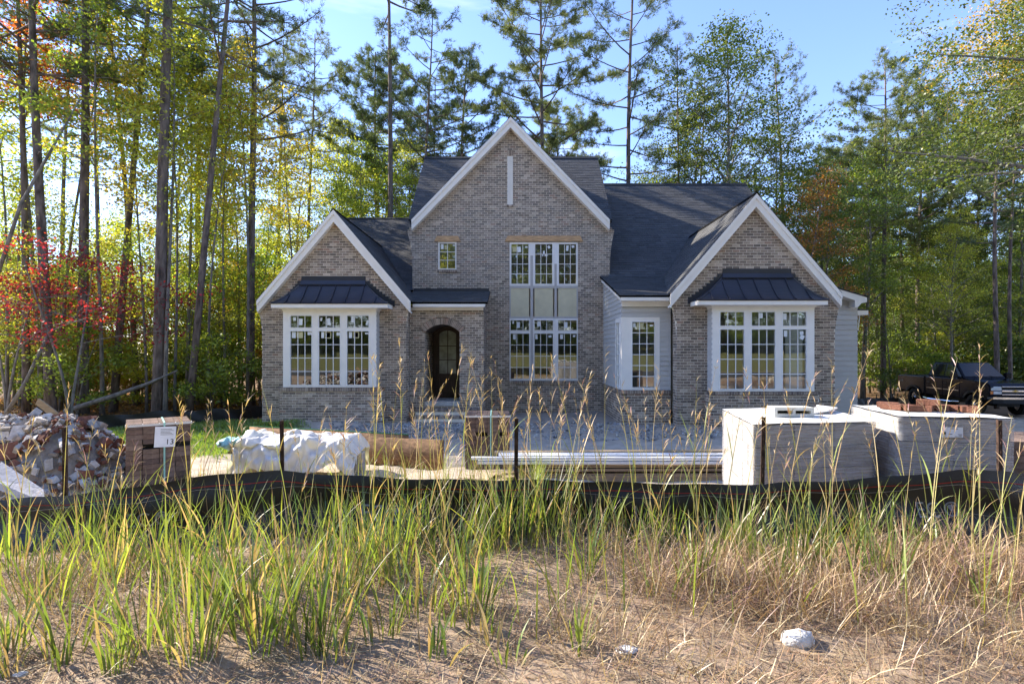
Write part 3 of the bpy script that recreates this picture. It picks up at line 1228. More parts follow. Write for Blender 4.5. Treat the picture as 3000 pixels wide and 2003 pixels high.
# left main slope
lx0 = PX(1003, LM_ry)
shingles('left_main_roof', (lx0, LM_y, LM_z), (1, 0, 0), (0, LM_ry - LM_y, LM_rz - LM_z), math.hypot(LM_ry - LM_y, LM_rz - LM_z),
         lambda v: (0, MGx[0] - lx0 + .03))
mb = MB()
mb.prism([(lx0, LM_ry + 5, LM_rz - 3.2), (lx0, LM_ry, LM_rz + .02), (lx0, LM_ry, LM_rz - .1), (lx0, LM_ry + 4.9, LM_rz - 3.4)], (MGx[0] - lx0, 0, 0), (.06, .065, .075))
mb.build('left_main_roof_rear', MT['shingle'], house)
mb = MB()
for sg in (-1, 1):
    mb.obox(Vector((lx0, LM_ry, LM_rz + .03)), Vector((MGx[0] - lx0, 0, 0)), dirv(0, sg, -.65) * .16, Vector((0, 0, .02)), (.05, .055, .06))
mb.build('ridge_cap', MT['shingle'], house)
# porch roof
pe_y = 17.08
pe_z = PZ(884, pe_y)
pt_z = PZ(853, 19.07)
px0, px1 = PX(1206, pe_y) - .3, PX(1428, pe_y)
shingles('porch_roof', (px0, pe_y, pe_z), (1, 0, 0), (0, 19.05 - pe_y, pt_z - pe_z), math.hypot(19.05 - pe_y, pt_z - pe_z), lambda v: (0, px1 - px0))
mb = MB()
MGp.box(mb, PX(1212, 19.07), PX(1433, 19.07), pt_z - .03, pt_z + .10, -.02, .02)
mb.build('step_flashing', MT['metal'], house)

# build the shingle tabs: those of the nearest slope singly, the rest joined
left_n = 300
for d, O, U, V, N, tabs, single in SHINGLES:
    mb = MB()
    for t in tabs:
        c = spal(rb)
        if single and left_n > 0 and t[1] - t[0] > .15 and (O + U * t[0]).y < 17.3:
            one = MB()
            tab_mesh(one, O, U, V, N, t, c)
            one.build('shingle', MT['shingle'], d)
            left_n -= 1
        else:
            tab_mesh(mb, O, U, V, N, t, c)
    if mb.v:
        o = mb.build('shingle_courses', MT['shingle'], d)
        o['kind'] = 'stuff'


# rake boards (white, stepped profile) and fascias
def rake(ap, s, ze, yf, w=.24):
    half = (ap[1] - ze) / s
    cosn = 1 / math.hypot(1, s)
    wv = w / cosn          # vertical depth of the board
    for sg in (-1, 1):
        foot = (ap[0] + sg * half, ze)
        mb = MB()
        # main board
        mb.prism([(ap[0], yf, ap[1]), (ap[0], yf, ap[1] - wv), (foot[0] - sg * .03, yf, foot[1] - wv + s * .03), (foot[0], yf, foot[1] - wv + .06),
                  (foot[0], yf, foot[1])], (0, .05, 0))
        # crown strip along the top, a little proud
        w2 = .085 / cosn
        mb.prism([(ap[0], yf - .028, ap[1] + .005), (ap[0], yf - .028, ap[1] - w2), (foot[0], yf - .028, foot[1] - w2), (foot[0], yf - .028, foot[1] + .005)],
                 (0, .0275, 0))
        # soffit behind
        mb.prism([(ap[0], yf + .051, ap[1] - wv + .03), (ap[0], yf + .051, ap[1] - wv), (foot[0], yf + .051, foot[1] - wv), (foot[0], yf + .051, foot[1] - wv + .03)],
                 (0, .26, 0))
        mb.build('rake_board', MT['trim'], house)


rake(LGap, LGs, PZ(882, 16.6), HY['LG'] - .18)
rake(RGap, RGs, PZ(862, 15.17), HY['RG'] - .18)
rake(MGap, MGs, PZ(644, 18.8), HY['MG'] - .25, .25)

# porch fascia and frieze, box fascia and frieze
mb = MB()
mb.box(PX(1209, 17.1), PX(1417, 17.1), 17.10, 17.14, PZ(899, 17.1), PZ(886, 17.1))
mb.box(PX(1209, 17.1), PX(1417, 17.1), 17.14, 17.39, PZ(899, 17.1) + .01, PZ(899, 17.1) + .03)
mb.box(POx[0] + .03, POx[1] - .01, 17.34, 17.39, PZ(909, 17.35), PZ(899, 17.1) + .008)
mb.prism([(PX(1417, 17.1), 17.10, PZ(899, 17.1)), (PX(1417, 17.1), 17.10, PZ(886, 17.1)), (PX(1417, 17.1), 19.0, pt_z - .06), (PX(1417, 17.1), 19.0, pt_z - .2)], (.04, 0, 0))
mb.build('porch_fascia', MT['trim'], house)
mb = MB()
x0, x1 = BXx - .05, PX(1968, 15.5)
mb.box(x0, x1, 15.47, 15.51, PZ(881, 15.5), PZ(866, 15.5))
mb.box(x0, x1, 15.51, 15.79, PZ(881, 15.5) + .005, PZ(881, 15.5) + .025)
mb.box(BXx - .02, x1, 15.72, 15.775, PZ(898, 15.75), PZ(881, 15.5) + .003)
mb.prism([(x0 - .05, 15.47, PZ(881, 15.5)), (x0 - .05, 15.47, PZ(866, 15.5)), (x0 - .05, 19.0, RM_z - .08), (x0 - .05, 19.0, RM_z - .2)], (.05, 0, 0))
mb.build('box_fascia', MT['trim'], house)

# garage eave return on the far right
mb = MB()
gy0 = 17.25
g = [(PX(2455, gy0), gy0, PZ(846, gy0)), (PX(2540, gy0), gy0, PZ(871, gy0)), (PX(2540, gy0), gy0, PZ(885, gy0)), (PX(2524, gy0), gy0, PZ(888, gy0)),
     (PX(2513, gy0), gy0, PZ(900, gy0)), (PX(2505, gy0), gy0, PZ(900, gy0)), (PX(2505, gy0), gy0, PZ(880, gy0)), (PX(2455, gy0), gy0, PZ(862, gy0))]
mb.prism(g, (0, .34, 0))
mb.build('cornice_return', MT['trim'], house)
mb = MB()
mb.prism([(PX(2452, gy0), gy0 - .03, PZ(844, gy0)), (PX(2543, gy0), gy0 - .03, PZ(870, gy0)), (PX(2543, gy0), gy0 - .03, PZ(868, gy0)), (PX(2452, gy0), gy0 - .03, PZ(842, gy0))],
         (0, 8, 0), (.06, .065, .075))
mb.build('garage_roof', MT['shingle'], house)
mb = MB()
mb.box(PX(2512, 17.9), PX(2544, 17.9), 17.9, 18.6, PZ(922, 17.9), PZ(909, 17.9))
mb.build('side_door_fascia', MT['trim'], house)
mb = MB()
mb.prism([(PX(2512, 17.9), 17.88, PZ(903, 17.9)), (PX(2545, 17.9), 17.88, PZ(908.5, 17.9)), (PX(2512, 17.9), 17.88, PZ(908.5, 17.9))], (0, .8, 0), (.06, .065, .075))
mb.build('side_door_roof', MT['shingle'], house)
mb = MB()
mb.tube([(PX(2521, 17.9), 17.95, PZ(922, 17.9)), (PX(2519, 17.9), 17.95, PZ(945, 17.9)), (PX(2516.5, 17.9), 17.95, PZ(968, 17.9))], .012, 6)
mb.build('downspout_wire', MT['vinyl'], house)


# curved metal roofs over the bays
def metal_roof(pl_y, fy, cap_px, cap_py, bot_px, bot_py, npan, wall_y):
    """hipped, slightly concave metal roof: bottom edge at fy, top at wall_y"""
    bx = (PX(bot_px[0], fy), PX(bot_px[1], fy))
    tx = (PX(cap_px[0], wall_y), PX(cap_px[1], wall_y))
    zb, zt = PZ(bot_py, fy), PZ(cap_py[1], wall_y)
    zc = PZ(cap_py[0], wall_y)
    root = MB()
    K = 7

    def prof(t):        # t 0 bottom .. 1 top: run and rise
        return t, t ** 1.35

    def P(s_, t):       # s_ 0..1 across
        r, h = prof(t)
        xa = bx[0] + (tx[0] - bx[0]) * r
        xb = bx[1] + (tx[1] - bx[1]) * r
        return Vector((xa + (xb - xa) * s_, fy + (wall_y - .02 - fy) * r, zb + (zt - zb) * h))
    # under-deck (keeps light out)
    for sg, x in ((0, bx[0]), (1, bx[1])):
        pass
    under = MB()
    for i in range(K):
        t0, t1 = i / K, (i + 1) / K
        under.quad(P(0, t0) - Vector((0, 0, .02)), P(1, t0) - Vector((0, 0, .02)), P(1, t1) - Vector((0, 0, .02)), P(0, t1) - Vector((0, 0, .02)))
    # side hips: from the hip line back to the wall
    for sg in (0, 1):
        for i in range(K):
            t0, t1 = i / K, (i + 1) / K
            a, b = P(sg, t0), P(sg, t1)
            under.quad(a, b, Vector((b.x, wall_y - .01, b.z)), Vector((a.x, wall_y - .01, a.z)))
    ro = under.build('bay_metal_roof', MT['metal'], house)
    # parallel standing-seam panels: x positions fixed across the slope, clipped by the hips
    xs = [bx[0] + (bx[1] - bx[0]) * k / npan for k in range(npan + 1)]
    for k in range(npan):
        mb = MB()
        for i in range(K):
            t0, t1 = i / K, (i + 1) / K
            q = []
            for (xx, t) in ((xs[k], t0), (xs[k + 1], t0), (xs[k + 1], t1), (xs[k], t1)):
                lo, hi = P(0, t).x, P(1, t).x
                x = min(max(xx, lo), hi)
                p = P(0, t)
                q.append(Vector((x, p.y, p.z)))
            if (q[1] - q[0]).length < 1e-4 and (q[2] - q[3]).length < 1e-4:
                continue
            mb.quad(*q)
        if mb.v:
            mb.build('metal_panel', MT['metal'], ro)
        if k > 0:
            pts = []
            for i in range(K + 1):
                t = i / K
                if P(0, t).x - .001 <= xs[k] <= P(1, t).x + .001:
                    p = P(0, t)
                    pts.append(Vector((xs[k], p.y, p.z)))
            if len(pts) > 1:
                sm = MB()
                for i in range(len(pts) - 1):
                    u = pts[i + 1] - pts[i]
                    n = Vector((1, 0, 0)).cross(u).normalized()
                    if n.z < 0:
                        n = -n
                    sm.obox(pts[i] - Vector((.009, 0, 0)), (.018, 0, 0), u * 1.02, n * .034)
                sm.build('standing_seam', MT['metal'], ro)
    # hip ridges
    for sg in (0, 1):
        sm = MB()
        sm.tube([P(sg, i / K) + Vector((0, 0, .012)) for i in range(K + 1)], .020, 6)
        sm.build('hip_cap', MT['metal'], ro)
    # head flashing: upper strip on the wall and the sloping cap
    cp = MB()
    wp = front(wall_y)
    zm = PZ(cap_py[0] + (cap_py[1] - cap_py[0]) * .55, wall_y)
    wp.box(cp, tx[0], tx[1], zm - .02, zc, 0, .014)
    cp.prism([wp.p(tx[0], zm, .015), wp.p(tx[1], zm, .015), wp.p(tx[1] + .02, zt - .02, .09), wp.p(tx[0] - .02, zt - .02, .09)], (0, 0, -.014))
    cp.prism([wp.p(tx[0] - .02, zt - .02, .09), wp.p(tx[1] + .02, zt - .02, .09), wp.p(tx[1] + .02, zt - .05, .09), wp.p(tx[0] - .02, zt - .05, .09)], (0, .014, 0))
    cp.build('head_flashing', MT['metal'], ro)
    # stepped flashing beside the hips
    for sg in (0, 1):
        x_b, x_t = bx[sg], tx[sg]
        ns = 9
        for k in range(ns):
            f0, f1 = k / ns, (k + 1) / ns
            xa, xb = x_b + (x_t - x_b) * f0, x_b + (x_t - x_b) * f1
            za = zb + (zt - zb) * (f0 ** 1.2) - .05
            zz = zb + (zt - zb) * (f1 ** 1.2) + .10
            out_ = -.04 if sg == 0 else .04
            one = MB()
            wp.box(one, min(xa + out_, xb), max(xa + out_, xb), za, zz, 0, .012 + .0008 * k)
            one.build('step_flashing', MT['metal'], ro)
    # fascia, soffit and curved bracket frieze
    fa = MB()
    fz1 = zb - .012
    fz0 = fz1 - .125
    fa.box(bx[0] + .03, bx[1] - .03, fy + .02, fy + .05, fz0, fz1)
    fa.box(bx[0] + .03, bx[0] + .06, fy + .05, wall_y - .01, fz0, fz1)
    fa.box(bx[1] - .06, bx[1] - .03, fy + .05, wall_y - .01, fz0, fz1)
    fa.box(bx[0] + .06, bx[1] - .06, fy + .05, wall_y - .01, fz0 + .01, fz0 + .03)
    fa.build('bay_fascia', MT['trim'], ro)
    return bx, fz0


bxl, fzl = metal_roof(LBY, 16.10, (883, 1071), (809, 832), (790, 1138), 888, 8, 16.78)
bxr, fzr = metal_roof(RBY, 14.66, (2116, 2318), (787, 812), (2043, 2430), 878, 8, 15.35)


def cove(fy, u, z0, fz):
    """concave frieze that carries the soffit outwards"""
    mb = MB()
    n = 6
    for i in range(n):
        a0, a1 = math.pi / 2 * i / n, math.pi / 2 * (i + 1) / n
        r = .16
        y0, zz0 = fy - r * (1 - math.cos(a0)), z0 + (fz - z0) * math.sin(a0)
        y1, zz1 = fy - r * (1 - math.cos(a1)), z0 + (fz - z0) * math.sin(a1)
        e0, e1 = r * (1 - math.cos(a0)), r * (1 - math.cos(a1))
        mb.quad((u[0] - e0, y0, zz0), (u[1] + e0, y0, zz0), (u[1] + e1, y1, zz1), (u[0] - e1, y1, zz1))
        mb.quad((u[0] - e0, fy + .42, zz0), (u[0] - e0, y0, zz0), (u[0] - e1, y1, zz1), (u[0] - e1, fy + .42, zz1))
        mb.quad((u[1] + e0, y0, zz0), (u[1] + e0, fy + .42, zz0), (u[1] + e1, fy + .42, zz1), (u[1] + e1, y1, zz1))
    mb.build('cove_frieze', MT['trim'], house, smooth=True)


cove(LBY - .002, (lb_u[0], lb_u[1]), lb_z[1] - .12, fzl + .02)
cove(RBY - .002, (rb_u[0], rb_u[1]), rb_z[1] - .12, fzr + .02)

# plain shell: rear walls, floors and partitions that stop the light
sh = MB()
sh.box(-8.0, 11.3, 27.0, 27.2, ZB, 3.0)
sh.box(-8.0, -3.9, 21.4, 21.5, -.2, 3.4)
sh.box(-3.6, 3.3, 22.3, 22.4, -.2, 7.2)
sh.box(3.5, 9.2, 20.4, 20.5, -.2, 3.2)
sh.box(-3.6, 3.3, 19.3, 22.3, 2.58, 2.66)
sh.box(-8.0, -3.7, 16.95, 21.4, 2.62, 2.68)
sh.box(4.8, 9.2, 15.5, 20.4, 2.75, 2.8)
sh.box(3.2, 4.75, 15.95, 20.4, 2.1, 2.14)
sh.build('interior_partition', MT['drywall'], house)
sh = MB()
sh.box(-7.9, -3.7, 16.9, 27.0, pf_z - .14, pf_z - .02)
sh.box(-3.7, 3.3, 19.2, 27.0, pf_z - .14, pf_z - .02)
sh.box(3.3, 4.8, 15.95, 27.0, pf_z - .14, pf_z - .02)
sh.box(4.8, 9.2, 15.47, 27.0, pf_z - .14, pf_z - .02)
sh.build('interior_floor', MT['subfloor'], house)
# sheeted appliance and a leaning panel standing in the right-hand room
# ------------------------------------------------------------------ trees
MT['bark_pine'] = M('pine_bark', (.155, .125, .108), .95, .38, 7, 1.0, 16, stretch=(1, 1, .28), spec=.1, bstretch=(1, 1, .3))
MT['bark_grey'] = M('grey_bark', (.20, .185, .165), .95, .30, 9, .5, 20, stretch=(1, 1, .4), spec=.1)
MT['needle'] = leaf_mat('pine_needles', .32, var=.35, hue=.03, gloss=.05)
MT['leaf'] = leaf_mat('leaves', .55, var=.42, hue=.03, gloss=.04, tboost=1.15)


def leaves_mesh(name, P, size, r, flat=.35):
    """diamond leaves at points P"""
    n = len(P)
    d = r.normal(0, 1, (n, 3))
    d[:, 2] = d[:, 2] * .7 - .25
    d /= np.linalg.norm(d, axis=1)[:, None]
    nn = r.normal(0, 1, (n, 3))
    nn[:, 2] = np.abs(nn[:, 2]) + flat
    w = np.cross(d, nn)
    w /= np.linalg.norm(w, axis=1)[:, None] + 1e-9
    L = size * r.uniform(.65, 1.25, n)[:, None]
    a = P - d * L
    b = P + w * L * .62 - d * L * .1
    c = P + d * L
    e = P - w * L * .62 - d * L * .1
    V = np.stack([a, b, c, e], 1).reshape(-1, 3)
    Fc = np.arange(4 * n).reshape(n, 4)
    me = bpy.data.meshes.new(name)
    me.vertices.add(len(V))
    me.vertices.foreach_set('co', V.astype(np.float32).ravel())
    me.loops.add(4 * n)
    me.loops.foreach_set('vertex_index', Fc.astype(np.int32).ravel())
    me.polygons.add(n)
    me.polygons.foreach_set('loop_start', np.arange(0, 4 * n, 4, dtype=np.int32))
    me.polygons.foreach_set('loop_total', np.full(n, 4, np.int32))
    me.update(calc_edges=True)
    return me


def needles_mesh(name, P, D, r, per=11, length=.24, width=.020):
    n = len(P)
    Pn = np.repeat(P, per, 0)
    Dn = np.repeat(D, per, 0)
    d = Dn * .75 + r.normal(0, .62, Pn.shape)
    d[:, 2] += .12
    d /= np.linalg.norm(d, axis=1)[:, None]
    w = np.cross(d, r.normal(0, 1, d.shape))
    w /= np.linalg.norm(w, axis=1)[:, None] + 1e-9
    L = length * r.uniform(.6, 1.2, len(Pn))[:, None]
    st = Pn + r.normal(0, .03, Pn.shape)
    a = st - w * width * .5
    b = st + w * width * .5
    c = st + d * L
    V = np.stack([a, b, c], 1).reshape(-1, 3)
    m = len(Pn)
    me = bpy.data.meshes.new(name)
    me.vertices.add(len(V))
    me.vertices.foreach_set('co', V.astype(np.float32).ravel())
    me.loops.add(3 * m)
    me.loops.foreach_set('vertex_index', np.arange(3 * m, dtype=np.int32))
    me.polygons.add(m)
    me.polygons.foreach_set('loop_start', np.arange(0, 3 * m, 3, dtype=np.int32))
    me.polygons.foreach_set('loop_total', np.full(m, 3, np.int32))
    me.update(calc_edges=True)
    return me


def bez(p0, p1, p2, n):
    return [p0 * (1 - t) ** 2 + p1 * 2 * t * (1 - t) + p2 * t * t for t in np.linspace(0, 1, n)]


def make_pine(seed, h=22.0, cs=.5, spread=3.2, r0=.19, nl=40, tufts=1.0, bend=.25, stubs=6, length=.20):
    r = np.random.RandomState(seed)
    wood = MB()
    ph = r.uniform(0, 6.28, 2)

    def axis(t):
        return Vector((bend * math.sin(ph[0] + t * 4.2) * t, bend * math.sin(ph[1] + t * 3.6) * t, h * t))
    o0 = axis(0)
    ts = np.linspace(0, 1, 16)
    pts = [axis(t) - o0 for t in ts]
    pts[0].z = -.35
    rad = [max(.015, r0 * (1.18 if t == 0 else 1) * (1 - .80 * t ** 1.15)) for t in ts]
    wood.tube(pts, rad, 10)
    TP, TD = [], []
    az = r.uniform(0, 6.28)
    for k in range(nl):
        f = (k + r.uniform(0, .8)) / nl
        t = cs + (1 - cs) * f ** .9 * .985
        az += 2.4 + r.normal(0, .35)
        prof = (math.sin(min(1, (1 - f) * 1.35 + .10) * math.pi / 2)) * (.55 + .45 * min(1, f * 4 + .3))
        L = spread * prof * r.uniform(.65, 1.2) + .25
        p0 = axis(t) - o0
        dv = Vector((math.cos(az), math.sin(az), 0))
        up = r.uniform(-.05, .28) + .45 * f
        p2 = p0 + dv * L + Vector((0, 0, L * up))
        p1 = p0 + dv * L * .5 + Vector((0, 0, L * (up * .2 - .02)))
        br = bez(p0, p1, p2, 6)
        rb_ = max(.012, .055 * (1 - .55 * f) * (L / spread) ** .5)
        wood.tube(br, [rb_ * (1 - .75 * i / 5) for i in range(6)], 5, cap=False)
        # side twigs with needle tufts on the outer two thirds
        ntw = int(4 + L * 3.2)
        for j in range(ntw):
            s = r.uniform(.35, 1.0)
            q = p0 * (1 - s) ** 2 + p1 * 2 * s * (1 - s) + p2 * s * s
            sd = dv * r.uniform(.2, .9) + Vector((-dv.y, dv.x, 0)) * r.normal(0, .9) + Vector((0, 0, r.uniform(.0, .7)))
            tl = r.uniform(.25, .75) * (1.15 - .5 * s) * min(1, L / 1.5 + .3)
            e = q + sd.normalized() * tl
            wood.tube([q, e], [.010, .005], 3, cap=False)
            nt = max(2, int((3 + 6 * tl) * tufts * 1.8))
            for m in range(nt):
                u = r.uniform(.25, 1.05)
                pp = q + (e - q) * u + Vector(r.normal(0, .09, 3))
                TP.append(pp)
                TD.append(sd.normalized())
    for k in range(stubs):          # dead snags below the crown
        t = cs * r.uniform(.45, .98)
        a = r.uniform(0, 6.28)
        p0 = axis(t) - o0
        L = r.uniform(.3, 1.3)
        e = p0 + Vector((math.cos(a) * L, math.sin(a) * L, r.uniform(-.2, .35) * L))
        wood.tube([p0, (p0 + e) / 2 + Vector((0, 0, .05)), e], [.022, .016, .006], 4, cap=False)
    tm = wood.mesh('trunk', smooth=True)
    tm.materials.append(MT['bark_pine'])
    cm_ = needles_mesh('crown', np.array([tuple(p) for p in TP]), np.array([tuple(p) for p in TD]), r, length=length)
    cm_.materials.append(MT['needle'])
    return tm, cm_


def make_decid(seed, h=10.0, cs=.2, spread=2.6, r0=.09, nb=26, per=46, size=.072, lean=0.0, up=.55, clump=.34, bark='bark_grey', multi=1, top=.35):
    r = np.random.RandomState(seed)
    wood = MB()
    CP = []
    for stem in range(multi):
        ph = r.uniform(0, 6.28, 2)
        la = r.uniform(0, 6.28)
        ln = lean + (.16 * h if multi > 1 else .0)
        bnd = .035 * h

        def axis(t):
            return Vector((bnd * (math.sin(ph[0] + 3.4 * t) - math.sin(ph[0])) * t + math.cos(la) * ln * t ** 1.3,
                           bnd * (math.sin(ph[1] + 2.9 * t) - math.sin(ph[1])) * t + math.sin(la) * ln * t ** 1.3, h * t))
        ts = np.linspace(0, 1, 12)
        pts = [axis(t) for t in ts]
        pts[0].z = -.3
        wood.tube(pts, [max(.008, r0 * (1.25 if t == 0 else 1) * (1 - .88 * t)) for t in ts], 8)
        az = r.uniform(0, 6.28)
        n_here = nb // multi
        for k in range(n_here):
            f = (k + r.uniform(0, .9)) / n_here
            t = cs + (1 - cs) * f
            az += 2.4 + r.normal(0, .4)
            prof = math.sin(math.pi * min(1, .18 + .82 * f) ** .8) * (1 - top) + top * (1 - f)
            L = spread * max(.12, prof) * r.uniform(.6, 1.25) + .15
            p0 = axis(min(1, t))
            dv = Vector((math.cos(az), math.sin(az), 0))
            u_ = up * r.uniform(.4, 1.3)
            p2 = p0 + dv * L + Vector((0, 0, L * u_))
            p1 = p0 + dv * L * .45 + Vector((0, 0, L * u_ * .75))
            br = bez(p0, p1, p2, 5)
            rr = max(.008, r0 * .34 * (1 - .6 * f))
            wood.tube(br, [rr * (1 - .8 * i / 4) for i in range(5)], 5, cap=False)
            nsb = 2 + int(L * 1.7)
            for j in range(nsb):
                s = r.uniform(.3, 1.0)
                q = p0 * (1 - s) ** 2 + p1 * 2 * s * (1 - s) + p2 * s * s
                sd = (dv * r.uniform(.1, .8) + Vector((-dv.y, dv.x, 0)) * r.normal(0, .8) + Vector((0, 0, r.uniform(-.25, .5)))).normalized()
                sl = L * r.uniform(.2, .5)
                e = q + sd * sl
                wood.tube([q, e], [.008, .004], 3, cap=False)
                CP.append((e, sl))
                CP.append((q + (e - q) * .5, sl))
            CP.append((p2, L * .3))
    pts = []
    for c, sl in CP:
        m = int(per * r.uniform(.4, 1.3))
        g = r.normal(0, 1, (m, 3)) * np.array([clump, clump, clump * .42])
        pts.append(np.array(tuple(c)) + g)
    P = np.concatenate(pts)
    tm = wood.mesh('trunk', smooth=True)
    tm.materials.append(MT[bark])
    cm_ = leaves_mesh('crown', P, size, r)
    cm_.materials.append(MT['leaf'])
    return tm, cm_


def place_tree(proto, x, y, name, label, cat='tree', group=None, col=(.1, .16, .03), scale=1.0, rz=None, tilt=(0, 0), sz=None):
    tm, cmh = proto
    z = gzs(x, y)
    root = empty(name, (x, y, z), label, cat, group)
    spin = random.uniform(0, 6.28) if rz is None else rz
    root.rotation_euler = (Matrix.Rotation(tilt[1], 3, 'Y') @ Matrix.Rotation(spin, 3, 'Z')).to_euler()
    s = scale
    root.scale = (s, s, s if sz is None else sz)
    for nm, me in (('trunk', tm), ('crown', cmh)):
        o = bpy.data.objects.new(nm, me)
        COL.objects.link(o)
        o.parent = root
        if nm == 'crown':
            o.color = (*col, 1)
    return root


PINES = [make_pine(101, 23, .47, 3.3, .165, 34, .6), make_pine(102, 22, .55, 3.0, .14, 30, .6), make_pine(103, 24, .45, 3.6, .175, 36, .65),
         make_pine(104, 21, .60, 2.6, .12, 26, .6)]
PINE_BARE = make_pine(105, 25, .78, 3.2, .18, 26, bend=.12, stubs=3)
PINE_FULL = [make_pine(106, 21.5, .50, 3.4, .17, 48, tufts=1.25), make_pine(107, 19.5, .42, 3.5, .15, 50, tufts=1.25)]
PINE_SKEW = make_pine(108, 24, .52, 3.0, .14, 28, .6, bend=.10, stubs=8)
DEC = [make_decid(201, 11, .16, 2.5, .085, 30, 36, .054), make_decid(202, 9, .18, 2.3, .065, 26, 36, .052), make_decid(203, 13, .20, 2.9, .11, 34, 40, .055),
       make_decid(204, 7, .12, 2.1, .05, 22, 34, .050), make_decid(205, 14, .30, 3.2, .12, 34, 40, .055)]
DEC_BIG = [make_decid(206, 18, .26, 4.4, .17, 40, 40, .070, up=.85, clump=.38, bark='bark_grey'), make_decid(207, 17, .30, 3.9, .15, 36, 40, .070, up=.8, clump=.36)]
DEC_FAR = [make_decid(208, 14, .12, 3.4, .12, 34, 34, .125, clump=.55), make_decid(209, 12, .08, 3.2, .10, 32, 34, .12, clump=.55)]
SHRUB = [make_decid(210, 2.6, .08, 1.1, .025, 16, 36, .055, multi=3, clump=.22), make_decid(211, 1.7, .05, .9, .02, 14, 32, .05, multi=3, clump=.20)]
THIN = [make_decid(212, 16, .55, 1.6, .075, 20, 30, .07), make_decid(213, 14, .5, 1.4, .06, 18, 28, .07)]

LMK = [(60, 'the rubble heap'), (160, 'the bending pine'), (250, 'the red dogwood'), (335, 'the leaning pine'), (420, 'the brick cube'), (480, 'the thickest pine'),
       (560, 'the long bare leaning pine'), (640, 'the rear silt fence'), (735, 'the house corner'), (860, 'the left gable'), (1000, 'the low left ridge'), (1120, 'the two close pines'),
       (1245, 'the narrow-crowned pine'), (1360, 'the full-crowned pine'), (1500, 'the main gable peak'), (1620, 'the lofty open pine'), (1850, 'the pale straight pine'),
       (2010, 'the main right ridge'), (2120, 'the broad forking tree'), (2240, 'the right gable peak'), (2400, 'the garage eave'), (2590, 'the round-topped pine'),
       (2700, 'the truck bed'), (2800, 'the sunlit maple'), (2920, 'the truck cab'), (3050, 'the truck bonnet')]


def near(px):
    return min(LMK, key=lambda t: abs(t[0] - px))[1]


def depth_word(Y, a, b):
    return 'close by' if Y < a else ('set back behind' if Y < b else 'far behind')


YG, GR, DG, OR, YE, RD = (.40, .45, .07), (.22, .31, .055), (.115, .17, .04), (.44, .26, .07), (.48, .42, .075), (.24, .022, .03)
PN, PNL = (.105, .155, .06), (.17, .215, .07)


def pine_at(px, Y, proto, label, top_px=None, scale=1.0, col=PN, group=None, rz=None, nm='pine_tree', h=15.0):
    """top_px: photo x of the trunk 15 m up, gives the lean in the facade plane"""
    x = PX(px, Y)
    t = 0
    if top_px is not None:
        t = math.atan2(PX(top_px, Y) - x, h)
    return place_tree(proto, x, Y, nm, label, 'tree', group, col, scale, rz, (0, t))


GP = 'tall pines of the wood beside the house'
pine_at(77, 19.6, PINES[1], 'slim dark pine trunk rising behind the rubble heap', 60, .95, group=GP)
pine_at(150, 18.6, PINES[0], 'thick pine with a bending trunk behind the rubble heap', 98, 1.05, group=GP)
pine_at(243, 19.4, PINES[2], 'stout dark pine behind the red-leaved dogwood', 236, 1.05, group=GP)
pine_at(400, 22.5, PINES[3], 'slender pine crossing behind the leaning pine', 342, 1.0, group=GP)
pine_at(332, 20.3, PINE_SKEW, 'pine with a trunk leaning away from the brick cube', 428, 1.0, group=GP)
pine_at(465, 18.7, PINE_BARE, 'thickest straight pine with bare grey-brown trunk, beside a thin grey sapling', 488, 1.16, group=GP)
pine_at(553, 19.0, PINE_SKEW, 'long bare pine leaning towards the house', 672, .96, group=GP, rz=2.0)
pine_at(586, 23.5, PINES[1], 'straight pine standing behind the leaning bare pine', 586, 1.0, group=GP)
pine_at(735, 22.2, PINES[2], 'pine with spreading limbs just past the house corner', 735, 1.0, PNL, group=GP)
for px, Y, pr, sc in ((190, 28, 1, 1.0), (520, 30, 3, .95), (655, 28, 3, 1.0), (820, 33, 1, 1.0), (905, 31, 3, 1.0),
                      (290, 33, 3, 1.0)):
    pine_at(px, Y, PINES[pr], 'slim background pine ' + depth_word(Y, 29, 32) + ' ' + near(px), None, sc, PNL, 'pines deeper in the wood')
GH = 'pines rising behind the roofs'
pine_at(1143, 28.8, PINE_BARE, 'tall pine with long bare trunk behind the low left roof', 1141, 1.06, group=GH)
pine_at(1110, 36, PINE_FULL[0], 'one of two close dark pine trunks behind the left roof', 1105, 1.05, group=GH)
pine_at(1131, 37, PINE_FULL[1], 'one of two close dark pine trunks behind the left roof', 1132, 1.15, group=GH)
pine_at(1240, 30.5, PINES[1], 'narrow-crowned pine above the left end of the main ridge', 1247, 1.0, group=GH)
pine_at(1265, 36, PINES[3], 'thin pine standing close behind the narrow-crowned pine', 1268, 1.0, group=GH)
pine_at(1351, 32, PINE_FULL[0], 'full-crowned pine beside the peak of the main gable', 1357, .93, group=GH)
pine_at(1598, 30, PINE_FULL[0], 'lofty pine with open layered crown past the gable peak', 1593, 1.12, PNL, group=GH, rz=1.0)
pine_at(1642, 37, PINE_FULL[1], 'shorter pine behind the lofty open-crowned pine', 1641, 1.0, PNL, group=GH)
pine_at(1849, 30, PINES[2], 'pine with pale straight trunk above the right-hand ridge', 1847, 1.06, group=GH, rz=.4)
pine_at(1990, 31, PINES[3], 'dark pine stem inside the broad green tree', 1988, .95, group=GH)
pine_at(2050, 34, PINES[1], 'thin pine stem behind the broad green tree', 2050, .9, group=GH)
pine_at(2290, 33, PINES[0], 'pine with limbs reaching past the broad green tree', 2285, .92, group=GH)

